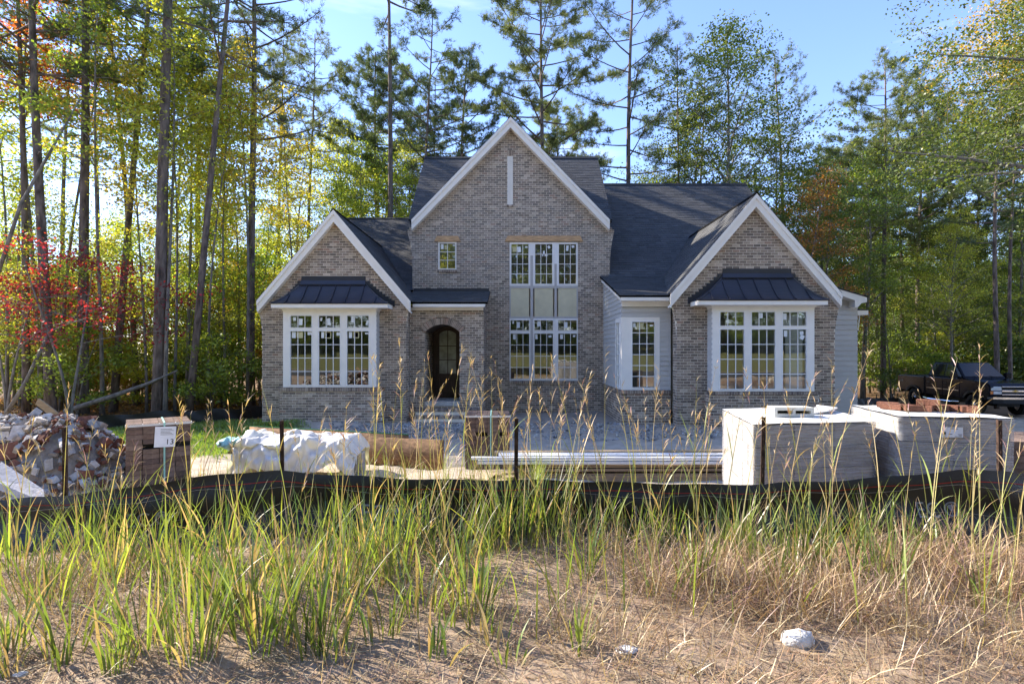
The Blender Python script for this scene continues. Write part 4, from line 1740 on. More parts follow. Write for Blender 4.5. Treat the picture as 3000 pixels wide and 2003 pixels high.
# broad-leaved trees behind the house
GB = 'broad-leaved trees behind the house'
bx_ = [(2118, 29.5, 0, 1.10, (.10, .15, .032), 'broad green tree with forking pale stems behind the right-hand roof'),
       (2010, 31.5, 1, 1.0, (.12, .165, .035), 'rounded green tree between two pine stems behind the roof'),
       (2240, 31, 1, .92, (.10, .14, .03), 'olive tree behind the peak of the right gable'),
       (1935, 36, 1, .70, GR, 'lower green tree over the end of the main roof'),
       (1700, 38, 0, .66, YE, 'yellowing tree beside the main ridge')]
for px, Y, pr, sc, c, lb in bx_:
    place_tree(DEC_BIG[pr], PX(px, Y), Y, 'broadleaf_tree', lb, 'tree', GB, c, sc)
for px, Y, sc, c in ((800, 30, 1.05, YG), (870, 29.5, 1.1, YG), (950, 31, 1.15, GR), (1020, 30, 1.1, GR), (1085, 31.5, 1.15, GR), (1165, 31, 1.2, GR),
                     (1215, 33, 1.1, YG), (1290, 35, .95, GR), (1380, 36, .95, YG), (1440, 38, 1.0, YE), (1560, 40, .9, GR), (1780, 40, .8, GR),
                     (1880, 33, .95, GR), (1965, 35, 1.0, DG), (2330, 32, 1.0, DG), (2400, 30, .95, DG), (980, 36, 1.3, YG), (1120, 38, 1.3, GR)):
    place_tree(DEC[random.choice((2, 4, 0))], PX(px, Y), Y, 'broadleaf_tree', ('yellow-green' if c is YG else 'golden' if c is YE else 'dark green' if c is DG else 'leaf-green') + ' small-leaved tree ' + depth_word(Y, 30.6, 35) + ' ' + near(px), 'tree', GB + ', small', c, sc)

# left wood: understory
random.seed(21)
GU = 'understory trees of the wood beside the house'
UL = {0: 'yellow-green understory tree among the pine trunks', 1: 'green understory tree among the pine trunks', 2: 'orange-tinted understory tree among the pine trunks',
      3: 'bright yellow understory tree among the pine trunks'}
for i in range(34):
    Y = random.uniform(19.5, 30)
    px = -120 + 900 * ((i * .618) % 1.0)
    if px > 690 and Y < 22:
        Y += 4
    k = random.choices((0, 1, 2, 3), (.46, .26, .13, .15))[0]
    c = (YG, GR, OR, YE)[k]
    c = tuple(v * random.uniform(.9, 1.15) for v in c)
    pr = DEC[random.choice((0, 1, 1, 3, 3, 2 if px > 450 else 1))]
    place_tree(pr, PX(px, Y), Y, 'understory_tree', UL[k].replace('among the pine trunks', depth_word(Y, 22, 26) + ' ' + near(px)), 'tree', GU, c, random.uniform(.75, 1.1))
for px, Y in ((20, 20), (60, 22), (180, 20.5), (300, 19.3), (430, 20), (512, 19.2), (548, 21), (610, 20), (660, 21.5), (725, 20.6), (700, 24), (484, 18.55), (875, 27)):
    place_tree(THIN[random.choice((0, 1))], PX(px, Y), Y, 'sapling', 'slim grey-stemmed sapling ' + depth_word(Y, 19.5, 21) + ' ' + near(px), 'tree', 'saplings in the wood', random.choice((YG, GR, YE)), random.uniform(.9, 1.1))
for i in range(28):
    Y = random.uniform(18.8, 27)
    px = random.uniform(-100, 770)
    if PX(px, Y) > -8.9:
        continue
    c = random.choice((YG, GR, GR, OR, YE))
    place_tree(random.choice(SHRUB), PX(px, Y), Y, 'shrub', ('orange' if c is OR else 'yellow' if c in (YG, YE) else 'green') + ' leafy shrub on the woodland floor ' + depth_word(Y, 21, 24) + ' ' + near(px), 'shrub', 'shrubs on the woodland floor', c, random.uniform(.7, 1.3))
# red dogwood
DOG = make_decid(220, 5.4, .42, 2.9, .05, 20, 20, .050, up=.16, multi=2, clump=.28)
place_tree(DOG, PX(205, 17.6), 17.6, 'dogwood', 'crimson-leaved dogwood spreading between the pine trunks', 'tree', None, RD, 1.1, rz=.3)
place_tree(DOG, PX(20, 18.2), 18.2, 'dogwood', 'crimson dogwood boughs above the rubble heap', 'tree', None, RD, 1.0, rz=2.2)
tall_or = make_decid(221, 17, .62, 2.4, .10, 24, 30, .068)
place_tree(tall_or, PX(120, 20.5), 20.5, 'maple', 'tall rust-red maple crown over the edge of the wood', 'tree', None, (.40, .14, .04), 1.0)

# leaning and fallen dead trunks
mb = MB()
a = Vector((PX(-10, 18.0), 18.0, PZ(820, 18)))
for nm, lb, pts, rr in (('leaning_trunk', 'pale bare trunk leaning steeply across the pines', [(-25, 860, 17.5), (60, 600, 17.7), (150, 440, 17.9), (235, 290, 18.1)], (.06, .052, .04, .02)),
                        ('fallen_log', 'fallen grey trunk propped low between the pines', [(190, 1205, 17.9), (330, 1160, 18.2), (430, 1125, 18.4), (520, 1085, 18.6)], (.09, .08, .06, .03)),
                        ('leaning_trunk', 'thin dark trunk leaning out by the rubble heap', [(20, 1210, 17.9), (75, 1120, 18.0), (150, 960, 18.2)], (.07, .06, .04))):
    mb = MB()
    mb.tube([(PX(p, Y), Y, PZ(q, Y)) for p, q, Y in pts], list(rr), 8)
    o = mb.build(nm, MT['bark_grey'], smooth=True)
    tag(o, lb, 'tree trunk')

# right wood
random.seed(33)
GR_ = 'trees of the wood beyond the truck'
for px, Y, pr, sc, lb, c in ((2588, 31, PINE_FULL[0], .92, 'round-topped pine with a straight pale trunk', PNL), (2690, 33, PINE_FULL[1], .98, 'pine with sunlit white-barked trunk', PNL),
                             (2922, 26, PINES[0], .75, 'pine with pale limbs behind the truck cab', PN), (2962, 27, PINES[3], .82, 'dark straight pine behind the truck bonnet', PN),
                             (2470, 34, PINE_FULL[1], .82, 'bushy pine behind the garage eave', PNL), (2530, 36, PINE_FULL[0], .8, 'pine half hidden behind the round-topped pine', PN),
                             (2640, 38, PINE_FULL[1], .98, 'deep green pine behind the round-topped pine', PN), (2790, 34, PINE_FULL[0], .85, 'pine crown behind the sunlit maple', PN),
                             (2860, 36, PINE_FULL[1], .95, 'dense pine crown left of the pale-limbed pine', PN), (3040, 31, PINE_FULL[0], .9, 'pine at the edge of the wood past the truck', PN),
                             (2420, 38, PINE_FULL[0], .8, 'far pine between the gable and the round-topped pine', PNL)):
    pine_at(px, Y, pr, lb, None, sc, c, 'pines beyond the truck')
place_tree(DEC_BIG[1], PX(2790, 30), 30, 'maple', 'sunlit yellow-green maple above the truck', 'tree', None, (.42, .46, .08), .62)
place_tree(DEC[0], PX(2360, 26), 26.0, 'maple', 'orange-tinged tree behind the right gable', 'tree', None, (.34, .18, .045), 1.0)
for i in range(34):
    Y = random.uniform(30.5, 47)
    px = 2330 + 920 * ((i * .618) % 1.0)
    x = PX(px, Y)
    if x < 11.6:
        continue
    c = random.choice((DG, DG, (.085, .13, .032), GR, YG))
    place_tree(DEC[random.choice((0, 1, 2, 3, 4))], x, Y, 'wood_tree', ('yellow-green' if c is YG else 'dark green' if c is DG else 'mid-green') + ' tree of the wood ' + depth_word(Y, 34, 40) + ' ' + near(px), 'tree', GR_, c, random.uniform(.75, 1.15))
for i in range(30):
    Y = random.uniform(29.5, 35)
    px = random.uniform(2500, 3150)
    place_tree(random.choice(SHRUB), PX(px, Y), Y, 'shrub', 'low shrub at the foot of the wood ' + depth_word(Y, 31, 33) + ' ' + near(px), 'shrub', 'shrubs beyond the truck', random.choice((GR, DG, YG)), random.uniform(.8, 1.7))

for x, y, k, sc in ((14.0, 28.6, 0, .55), (16.6, 28.0, 1, .62)):
    place_tree(DEC_BIG[k], x, y, 'wood_tree', ['tall shady tree just behind the garage eave', 'tall shady tree between the garage and the truck bed', 'tall dark tree behind the right gable slope', 'tall dark tree behind the truck tailgate'][[14.0, 16.6, 12.8, 18.0].index(x)], 'tree', GR_ + ', tall', (.12, .18, .038), sc)
# far rows closing the view
FAR = 'far trees closing the view'
for i in range(64):
    Y = random.uniform(46, 78)
    px = -200 + 3400 * ((i * .618) % 1.0)
    if 1050 < px < 2300 and Y < 60 or px < 750 and i % 3:
        continue
    c = random.choice((YG, GR, GR, DG, YE)) if px < 1300 else random.choice((DG, GR, DG))
    place_tree(DEC_FAR[i % 2], PX(px, Y), Y, 'far_tree', 'distant leafy tree at the back, in line with ' + near(px), 'tree', FAR, c, random.uniform(.8, 1.2))

# overhanging oak at the right edge
OAK = make_decid(230, 14.5, .42, 6.6, .30, 60, 86, .046, up=.20, clump=.30)
place_tree(OAK, 17.4, 14.2, 'oak_tree', 'oak whose leafy boughs hang in from beside the plot', 'tree', None, (.105, .15, .035), 1.0, rz=.8)
OAK2 = make_decid(231, 17, .58, 5.2, .22, 34, 60, .05, up=.4, clump=.34)
place_tree(OAK2, 20.0, 16.4, 'oak_tree', 'golden-leaved oak crown above the green boughs', 'tree', None, (.42, .32, .05), 1.0, rz=2.0)

# trees across the road (seen in the window glass)
for i in range(32):
    x = -48 + i * 3.1 + random.uniform(-1.5, 1.5)
    y = random.uniform(-44, -30)
    place_tree(DEC_FAR[i % 2], x, y, 'roadside_tree', 'tree across the road mirrored in the window panes', 'tree', 'trees across the road', random.choice((GR, YG, DG, OR)), random.uniform(1.4, 2.1))

for i in range(44):  # bushes added to block the bright low sky from the pane reflections
    x = -46 + i * 2.2 + random.uniform(-1, 1)
    place_tree(DEC_FAR[i % 2], x, random.uniform(-31, -27), 'gap_filler_bush', 'added bush closing the low sky gap mirrored in the window panes', 'shrub', 'added bushes across the road', random.choice((DG, GR, DG)), random.uniform(.4, .62))
# ------------------------------------------------------------------ yard: fences, stacks, rubble
MT['silt'] = M('silt_fabric', (.011, .011, .012), .48, .25, 5, .25, 60, spec=.45, bstretch=(1, 1, 4))
MT['print'] = M('pale_print', (.20, .21, .24), .7, .2, 20)
MT['post'] = M('steel_post', (.05, .030, .022), .7, .5, 14, .2, 60, metallic=.4)
MT['wire'] = M('wire', (.32, .33, .35), .4, .1, 5, metallic=.6)
MT['redthread'] = M('red_thread', (.30, .03, .02), .8, .1, 5)
MT['brickloose'] = M('loose_brick', (1, 1, 1), .92, .25, 14, .5, 70, attr=True, spec=.12)
MT['plywood'] = M('osb_sheet', (.20, .115, .06), .85, .30, 10, .3, 50, stretch=(1, 1, 2.2))
MT['greenedge'] = M('green_edge_paint', (.03, .16, .06), .8, .2, 12)
MT['lumber'] = M('lumber', (1, 1, 1), .85, .22, 5, .3, 30, attr=True, stretch=(.5, 7, 7))
MT['block'] = M('concrete_block', (.42, .38, .33), .95, .16, 10, .6, 70)
MT['teal'] = M('teal_wrap', (.30, .52, .50), .45, .2, 6, .2, 20)
MT['strap'] = M('teal_strap', (.30, .55, .47), .5, .1, 9)
MT['paper'] = M('paper_label', (.74, .75, .78), .7, .06, 5)
MT['rubble'] = M('rubble', (1, 1, 1), .95, .25, 12, .6, 40, attr=True, spec=.1)


def film_mat(name, tint, fac0, fac1):
    """stretch film: streaky, part clear, part milky"""
    m = bpy.data.materials.new(name)
    m.use_nodes = True
    nt = m.node_tree
    N, L = nt.nodes, nt.links
    N.clear()
    out = N.new('ShaderNodeOutputMaterial')
    tcn = N.new('ShaderNodeTexCoord')
    mpn = N.new('ShaderNodeMapping')
    mpn.inputs['Scale'].default_value = (1.2, 1.2, 26)
    mpn.inputs['Rotation'].default_value = (.05, .04, 0)
    nz = N.new('ShaderNodeTexNoise')
    nz.inputs['Scale'].default_value = 2.2
    nz.inputs['Detail'].default_value = 8
    nz.inputs['Roughness'].default_value = .7
    L.new(tcn.outputs['Object'], mpn.inputs['Vector'])
    L.new(mpn.outputs['Vector'], nz.inputs['Vector'])
    mr = N.new('ShaderNodeMapRange')
    mr.inputs['From Min'].default_value = .3
    mr.inputs['From Max'].default_value = .7
    mr.inputs['To Min'].default_value = fac0
    mr.inputs['To Max'].default_value = fac1
    L.new(nz.outputs['Fac'], mr.inputs['Value'])
    t = N.new('ShaderNodeBsdfTransparent')
    p = N.new('ShaderNodeBsdfPrincipled')
    p.inputs['Base Color'].default_value = (*tint, 1)
    p.inputs['Roughness'].default_value = .22
    p.inputs['Specular IOR Level'].default_value = .5
    bp = N.new('ShaderNodeBump')
    bp.inputs['Strength'].default_value = .35
    bp.inputs['Distance'].default_value = .01
    L.new(nz.outputs['Fac'], bp.inputs['Height'])
    L.new(bp.outputs['Normal'], p.inputs['Normal'])
    mx = N.new('ShaderNodeMixShader')
    L.new(mr.outputs['Result'], mx.inputs['Fac'])
    L.new(t.outputs['BSDF'], mx.inputs[1])
    L.new(p.outputs['BSDF'], mx.inputs[2])
    L.new(mx.outputs['Shader'], out.inputs['Surface'])
    return m


MT['film'] = film_mat('stretch_film', (.60, .60, .62), .12, .62)
MT['topsheet'] = M('white_top_sheet', (.60, .60, .58), .4, .05, 4, .15, 9, spec=.4)


def text_mesh(body, size):
    cu = bpy.data.curves.new('lettering', 'FONT')
    cu.body = body
    cu.size = size
    cu.fill_mode = 'FRONT'
    cu.resolution_u = 3
    to = bpy.data.objects.new('lettering', cu)
    COL.objects.link(to)
    dg = bpy.context.evaluated_depsgraph_get()
    ev = to.evaluated_get(dg)
    me = ev.to_mesh()
    vs_ = [tuple(v.co) for v in me.vertices]
    fs_ = [tuple(p.vertices) for p in me.polygons]
    ev.to_mesh_clear()
    bpy.data.objects.remove(to)
    bpy.data.curves.remove(cu)
    return vs_, fs_


def lettering(body, size, fn, parent, mat, name='lettering'):
    vs_, fs_ = text_mesh(body, size)
    mb = MB()
    mb.add([fn(v[0], v[1]) for v in vs_], fs_)
    return mb.build(name, mat, parent)


# ---- silt fence along the road bank
tops = [(-260, 1482), (0, 1470), (163, 1455), (400, 1425), (650, 1386), (820, 1378), (1000, 1385), (1250, 1398), (1513, 1408), (1800, 1415), (2100, 1421), (2250, 1421),
        (2450, 1412), (2650, 1390), (2790, 1371), (2925, 1372), (3010, 1386), (3300, 1400)]
FY = 4.32


def fence_y(x):
    return FY + .05 * math.sin(x * 1.1) + .03 * math.sin(x * 2.7 + 1)


def fence_top(x):
    px = VX + x / FY * F
    return PZ(float(np.interp(px, [t[0] for t in tops], [t[1] for t in tops])), FY)


def fabric_pt(x, v, off=0.0):
    """v 0 at the ground, 1 at the top edge"""
    zt = fence_top(x) + .006 * math.sin(x * 9)
    zb = gzs(x, FY) - .06
    fold = .035 * math.sin(v * 9.5 + 1.3 * math.sin(x * 1.7)) * (1 - v) ** .4 + .02 * math.sin(x * 6 + v * 4) * (1 - v * .7)
    y = fence_y(x) - fold - .10 * (1 - v) ** 2 - off
    return Vector((x, y, zb + (zt - zb) * v))


silt = empty('silt_fence', (0, FY, 0), 'black silt fence on steel posts along the grassy bank', 'fence')
nx_, nv_ = 260, 14
xs = np.linspace(PX(-220, FY), PX(3240, FY), nx_)
Vf, Ff = [], []
for i, x in enumerate(xs):
    for j in range(nv_):
        Vf.append(tuple(fabric_pt(float(x), j / (nv_ - 1))))
for i in range(nx_ - 1):
    for j in range(nv_ - 1):
        Ff.append((i * nv_ + j, (i + 1) * nv_ + j, (i + 1) * nv_ + j + 1, i * nv_ + j + 1))
np_mesh('fabric', Vf, Ff, MT['silt'], silt, smooth=True)


def tpost(p0, p1, parent, w=.032):
    """steel T-post: flange and web, with studs"""
    p0, p1 = Vector(p0), Vector(p1)
    u = p1 - p0
    mb = MB()
    mb.obox(p0 + Vector((-w / 2, 0, 0)), (w, 0, 0), (0, .007, 0), u)
    mb.obox(p0 + Vector((-.004, .007, 0)), (.008, 0, 0), (0, .028, 0), u)
    n = 14
    for k in range(n):
        q = p0 + u * ((k + .5) / n)
        mb.obox(q + Vector((-.006, -.008, 0)), (.012, 0, 0), (0, .008, 0), (0, 0, .02))
    return mb.build('post', MT['post'], parent)


for px, pt, ln in ((163, 1255, .004), (820, 1233, .01), (1513, 1229, -.006), (2254, 1226, -.02), (2922, 1229, .012)):
    x = PX(px, FY)
    yb = fence_y(x) + .045
    tpost((x + ln * 1.2, yb, gzs(x, FY) - .1), (x, yb, PZ(pt, FY)), silt)
for v in (.45, .80):
    mb = MB()
    mb.tube([fabric_pt(float(x), v + .03 * math.sin(i * .7), .008) for i, x in enumerate(xs[::3])], .0016, 4, cap=False)
    mb.build('wire', MT['wire'], silt)
mb = MB()
for i in range(nx_ - 1):
    a, b = float(xs[i]), float(xs[i + 1])
    mb.quad(fabric_pt(a, .855, .004), fabric_pt(b, .855, .004), fabric_pt(b, .865, .004), fabric_pt(a, .865, .004))
mb.build('red_thread', MT['redthread'], silt)
for px in (2668, 1064, 380):
    x0 = PX(px, FY)

    def onf(u, w, x0=x0):
        x = x0 + u
        H = fence_top(x) - (gzs(x, FY) - .06)
        return fabric_pt(x, .42 + w / H, .007)
    lettering('EC', .165, onf, silt, MT['print'])
    mb = MB()
    n = 24
    for k in range(n):            # round emblem with a leafy sprig, standing for the last letter
        a0, a1 = 2 * math.pi * k / n, 2 * math.pi * (k + 1) / n
        cxe, cze = .288, .058
        q = [(cxe + math.cos(a) * r, cze + math.sin(a) * r) for r, a in ((.058, a0), (.058, a1), (.044, a1), (.044, a0))]
        mb.add([onf(*p) for p in q], [(0, 1, 2, 3)])
    for (ex, ez, er) in ((.278, .075, .018), (.298, .078, .018), (.288, .056, .014)):
        mb.add([onf(ex + math.cos(2 * math.pi * k / 8) * er, ez + math.sin(2 * math.pi * k / 8) * er) for k in range(8)], [tuple(range(8))])
    mb.add([onf(.284, .018), onf(.292, .018), onf(.292, .06), onf(.284, .06)], [(0, 1, 2, 3)])
    mb.build('emblem', MT['print'], silt)


# ---- rear silt fences
def low_fence(pts, label, h, nm='silt_fence'):
    root = empty(nm, (pts[0][0], pts[0][1], gzs(*pts[0])), label, 'fence')
    V_, F_ = [], []
    n = 70
    L = np.linspace(0, len(pts) - 1, n)
    for i, t in enumerate(L):
        k = min(int(t), len(pts) - 2)
        f = t - k
        x = pts[k][0] * (1 - f) + pts[k + 1][0] * f
        y = pts[k][1] * (1 - f) + pts[k + 1][1] * f
        z = gzs(x, y)
        for j in range(6):
            v = j / 5
            V_.append((x + .02 * math.sin(i * 1.3 + v * 5), y + .03 * math.sin(i * .9 + v * 6), z - .06 + (h + .06 + .03 * math.sin(i * .55)) * v))
    for i in range(n - 1):
        for j in range(5):
            F_.append((i * 6 + j, (i + 1) * 6 + j, (i + 1) * 6 + j + 1, i * 6 + j + 1))
    np_mesh('fabric', V_, F_, MT['silt'], root, smooth=True)
    for i in range(0, n, 12):
        x, y, z = V_[i * 6]
        tpost((x, y + .05, z - .1), (x, y + .05, z + h + .25), root, .03)


low_fence([(-17, 14.9), (PX(130, 15.2), 15.2), (PX(340, 15.8), 15.8), (PX(540, 16.9), 16.9), (PX(700, 17.9), 17.9), (PX(790, 19.0), 19.0)],
          'low black silt fence between the lawn and the wood', .42)
low_fence([(PX(2500, 22), 22.0), (PX(2600, 24), 24.0), (PX(2640, 29), 29)], 'short black silt fence behind the garage siding', .4)


# ---- strapped cubes of new bricks
def brick_cube(name, label, x, y, rz, strap=True, rows=13):
    z = gzs(x, y)
    root = empty(name, (0, 0, 0), label, 'brick stack', 'strapped cubes of new bricks')
    r = random.Random(int(x * 100))
    bw, bh, bd = .200, .073, .100
    me_cache = []
    for q in range(8):
        mb = MB()
        k = r.uniform(.8, 1.3)
        c = r.choice(((.17, .115, .09), (.21, .15, .12), (.14, .10, .085), (.19, .135, .105)))
        mb.box(.003, bw - .003, .002, bd - .002, .001, bh - .002, tuple(v * k for v in c))
        m = mb.mesh('brick')
        m.materials.append(MT['brickloose'])
        me_cache.append(m)
    for i in range(4):
        for k in range(rows):
            for j in range(8):
                if not (j == 0 or i in (0, 3) or k == rows - 1):
                    continue
                if rows - 5 <= k <= rows - 5 and i in (1, 3) and j < 8:
                    continue           # fork slots
                o = bpy.data.objects.new('brick', r.choice(me_cache))
                COL.objects.link(o)
                o.location = (i * bw - .4 + r.uniform(-.004, .004), j * bd + r.uniform(-.004, .004), k * bh + .02)
                o.parent = root
    mb = MB()
    mb.box(-.398, .398, .104, .70, .02, (rows - 1) * bh)
    mb.build('core', MT['black'], root)
    if strap:
        zt = rows * bh + .024
        for u in (.05,):
            mb = MB()
            mb.box(u, u + .022, -.008, -.004, .0, zt)
            mb.box(u, u + .022, -.008, .81, zt, zt + .003)
            mb.build('strap', MT['strap'], root)
        mb = MB()
        mb.box(-.405, .41, -.006, .10, zt - .012, zt - .006)
        mb.box(-.405, .41, -.007, -.0035, zt - .035, zt - .006)
        mb.build('plastic_band', MT['topsheet'], root)
    root.location = (x, y, z)
    root.rotation_euler = (0, 0, rz)
    return root


cu1 = brick_cube('brick_cube', 'cube of brown bricks with a printed white sheet tucked under its strap', -5.22, 7.75, math.radians(36), rows=13)
pl1 = MB()
pl1.box(-.10, .16, -.014, -.011, .62, .92)
o = pl1.build('printed_sheet', MT['paper'])
o.parent = cu1
o.rotation_euler = (0, math.radians(3), 0)
vs_, fs_ = text_mesh('13', .11)
t1 = MB()
t1.add([(v[0] + .035, -.016, v[1] + .66) for v in vs_], fs_)
for k in range(5):
    t1.box(-.03, .13 - .02 * (k % 3), -.0158, -.0155, .80 + .02 * k, .805 + .02 * k)
o2 = t1.build('print', MT['black'])
o2.parent = cu1
o2.rotation_euler = (0, math.radians(3), 0)
brick_cube('brick_cube', 'cube of brown bricks with a pale band round its top, before the tall window', PX(1428, 9.4), 9.35, math.radians(2), rows=13)
brick_cube('brick_cube', 'reddish brick cube standing past the wrapped block pallets', PX(3085, 5.5), 5.5, math.radians(-8), strap=False, rows=12)


# ---- film-wrapped pallets of concrete block
def block_pallet(label, FL, FR, BLc, zt, rows=5):
    """FL, FR, BLc: plan corners front-left, front-right, back-left"""
    FL, FR, BLc = Vector((*FL, 0)), Vector((*FR, 0)), Vector((*BLc, 0))
    U, W = FR - FL, BLc - FL
    c = FL + U / 2 + W / 2
    z0 = gzs(c.x, c.y) - .02
    root = empty('block_pallet', (c.x, c.y, z0), label, 'block pallet', 'film-wrapped block pallets')
    r = random.Random(5)
    pb = .13
    mb = MB()
    for k in range(3):
        mb.obox(FL + U * (.02 + .45 * k) + Vector((0, 0, z0)), U * .08, W, Vector((0, 0, .09)), (.30, .22, .14))
    for k in range(6):
        mb.obox(FL + W * (.01 + .165 * k) + Vector((0, 0, z0 + .092)), U, W * .11, Vector((0, 0, .025)), (.34, .26, .17))
    mb.build('wooden_pallet', MT['lumber'], root)
    hh = (zt - z0 - pb) / rows
    nu = max(2, int(round(U.length / .40)))
    nw = max(2, int(round(W.length / .20)))
    for k in range(rows):
        for i in range(nu):
            for j in range(nw):
                if not (j == 0 or i in (0, nu - 1) or k == rows - 1):
                    continue
                mb = MB()
                a = FL + U * ((i + .01) / nu) + W * ((j + .015) / nw) + Vector((r.uniform(-.004, .004), r.uniform(-.004, .004), z0 + pb + k * hh))
                kk = r.uniform(.75, 1.2)
                mb.obox(a, U * (.965 / nu), W * (.955 / nw), Vector((0, 0, hh - .012)), (.40 * kk, .35 * kk, .29 * kk))
                mb.build('concrete_block', MT['rubble'], root)
    # film shell, slightly wrinkled
    cs_ = [FL, FR, FR + W, BLc]
    e = .012
    cc = c
    ring_ = []
    for a, b in zip(cs_, cs_[1:] + cs_[:1]):
        for t in np.linspace(0, 1, 14, endpoint=False):
            p = a + (b - a) * float(t)
            ring_.append(p + (p - cc).normalized() * e)
    nz_ = 16
    V_, F_ = [], []
    m = len(ring_)
    for k in range(nz_):
        z = z0 + .02 + (zt + .006 - z0 - .02) * k / (nz_ - 1)
        for i, p in enumerate(ring_):
            d = (p - cc).normalized() * (r.gauss(0, .0035))
            V_.append((p.x + d.x, p.y + d.y, z + r.gauss(0, .002)))
    for k in range(nz_ - 1):
        for i in range(m):
            j = (i + 1) % m
            F_.append((k * m + i, k * m + j, (k + 1) * m + j, (k + 1) * m + i))
    np_mesh('stretch_film', V_, F_, MT['film'], root, smooth=True)
    ts = MB()
    ng = 8
    Vt, Ft = [], []
    for i in range(ng + 1):
        for j in range(ng + 1):
            p = FL - (U + W) * .01 + U * (1.02 * i / ng) + W * (1.02 * j / ng)
            Vt.append((p.x, p.y, zt + .012 + r.uniform(0, .010)))
    for i in range(ng):
        for j in range(ng):
            Ft.append((i * (ng + 1) + j, (i + 1) * (ng + 1) + j, (i + 1) * (ng + 1) + j + 1, i * (ng + 1) + j + 1))
    np_mesh('top_sheet', Vt, Ft, MT['topsheet'], root)
    return root, z0


hz1 = CZ - .70
P1 = block_pallet('film-wrapped pallet of concrete block with a hollow block lying on top', (2.23, 4.96), (3.50, 5.17), (2.44, 6.22), hz1)
hz2 = CZ - .635
P2 = block_pallet('film-wrapped pallet of concrete block with red bricks and a paper label', (3.66, 5.06), (4.56, 4.86), (3.86, 6.06), hz2)
# label on the second pallet
FLv, FRv = Vector((3.66, 5.06, 0)), Vector((4.56, 4.86, 0))
Uv = (FRv - FLv).normalized()
Nv = Vector((Uv.y, -Uv.x, 0))


def onl(u, w, d=.0):
    p = FLv + Uv * u + Nv * (.024 + d)
    return Vector((p.x, p.y, w + .01 * u))


lab = MB()
a0 = .345
wz = hz2 - .175
lab.prism([onl(a0, wz), onl(a0 + .175, wz), onl(a0 + .175, wz + .095), onl(a0, wz + .095)], Nv * .001)
lo = lab.build('paper_label', MT['paper'], P2[0])
pr = MB()
for u0, u1, z0_, z1_ in ((.07, .135, .079, .085), (.012, .036, .026, .05), (.058, .088, .027, .032), (.132, .168, .026, .030), (.14, .168, .016, .020), (.108, .168, .006, .010), (.01, .04, .014, .018)):
    pr.prism([onl(a0 + u0, wz + z0_, .0012), onl(a0 + u1, wz + z0_, .0012), onl(a0 + u1, wz + z1_, .0012), onl(a0 + u0, wz + z1_, .0012)], Nv * .0004)
pr.build('print', MT['black'], lo)

# hollow block on the first pallet
cb = empty('hollow_block', (PX(2327, 5.45), 5.45, hz1 + .02), 'pale hollow concrete block lying on the wrapped pallet', 'concrete block')
mb = MB()
Lb, Hb, Db = .395, .098, .19
us = [0, .03, .185, .21, .365, Lb]
zs = [0, .032, .066, Hb]
for i in range(5):
    for j in range(3):
        if i in (1, 3) and j == 1:
            continue
        mb.box(us[i] - Lb / 2, us[i + 1] - Lb / 2, 0, Db, zs[j], zs[j + 1])
mb.v = [(a, b, c) for a, b, c in mb.v]
o = mb.build('shell', M('pale_block', (.58, .56, .50), .95, .12, 14, .5, 80))
o.parent = cb
mb = MB()
for i in (1, 3):  # black plates stand in for the shade inside the block's slots
    mb.box(us[i] - Lb / 2 - .002, us[i + 1] - Lb / 2 + .002, Db - .06, Db - .05, zs[1] - .002, zs[2] + .002)
o = mb.build('slot_shade', MT['black'])
o.parent = cb
cb.rotation_euler = (0, 0, math.radians(-4))
bd = MB()
bd.prism([(PX(2370, 5.7), 5.65, hz1 + .022), (PX(2400, 6.2), 6.25, hz1 + .055), (PX(2462, 5.9), 5.95, hz1 + .055), (PX(2440, 5.65), 5.72, hz1 + .045)], (0, 0, .012))
o = bd.build('white_board', MT['topsheet'])
tag(o, 'thin white board lying behind the hollow block on the pallet', 'board')
rr = random.Random(4)
for i, (px, py, Y) in enumerate(((2614, 1203, 5.55), (2655, 1203, 5.5), (2681, 1208, 5.4), (2718, 1207, 5.4), (2720, 1193, 5.42), (2744, 1206, 5.45), (2778, 1206, 5.45), (2826, 1211, 5.35), (2852, 1213, 5.3), (2602, 1196, 5.75))):
    mb = MB()
    k = rr.uniform(.85, 1.2)
    mb.box(-.097, .097, -.045, .045, 0, .057, (.21 * k, .098 * k, .065 * k))
    o = mb.build('loose_brick', MT['brickloose'], bevel=.003)
    z = hz2 + .024 + (.058 if i == 4 else 0)
    o.location = (PX(px, Y), Y, z)
    o.rotation_euler = (0, 0, rr.uniform(-1.3, 1.3))
    tag(o, 'loose red brick lying on the wrapped block pallet' if i != 4 else 'loose red brick resting on top of other loose bricks', 'brick', 'red bricks left on the pallet')

# ---- plastic sheeting over a stack of boards
tz0 = gzs(-3.7, 9.0)
ts = empty('covered_stack', (-3.7, 9.0, tz0), 'stack of boards on blocks under crumpled white plastic sheeting', 'covered stack')
for bx0, by0 in ((-4.62, 8.75), (-4.62, 9.2), (-2.95, 8.85), (-3.8, 8.8)):
    for k in range(2):
        mb = MB()
        mb.box(bx0, bx0 + .38, by0, by0 + .19, tz0 + .2 * k - .02, tz0 + .2 * k + .175)
        mb.build('support_block', MT['block'], ts, bevel=.006)
for k in range(4):
    mb = MB()
    mb.box(-4.75 + .03 * k, -2.75 - .02 * k, 8.72, 9.35, tz0 + .38 + .035 * k, tz0 + .41 + .035 * k, (.30 + .04 * k, .20 + .03 * k, .12))
    mb.build('board', MT['lumber'], ts)
ng1, ng2 = 84, 44
rs = np.random.RandomState(9)
V_, C_ = [], []
from mathutils import noise as mnoise
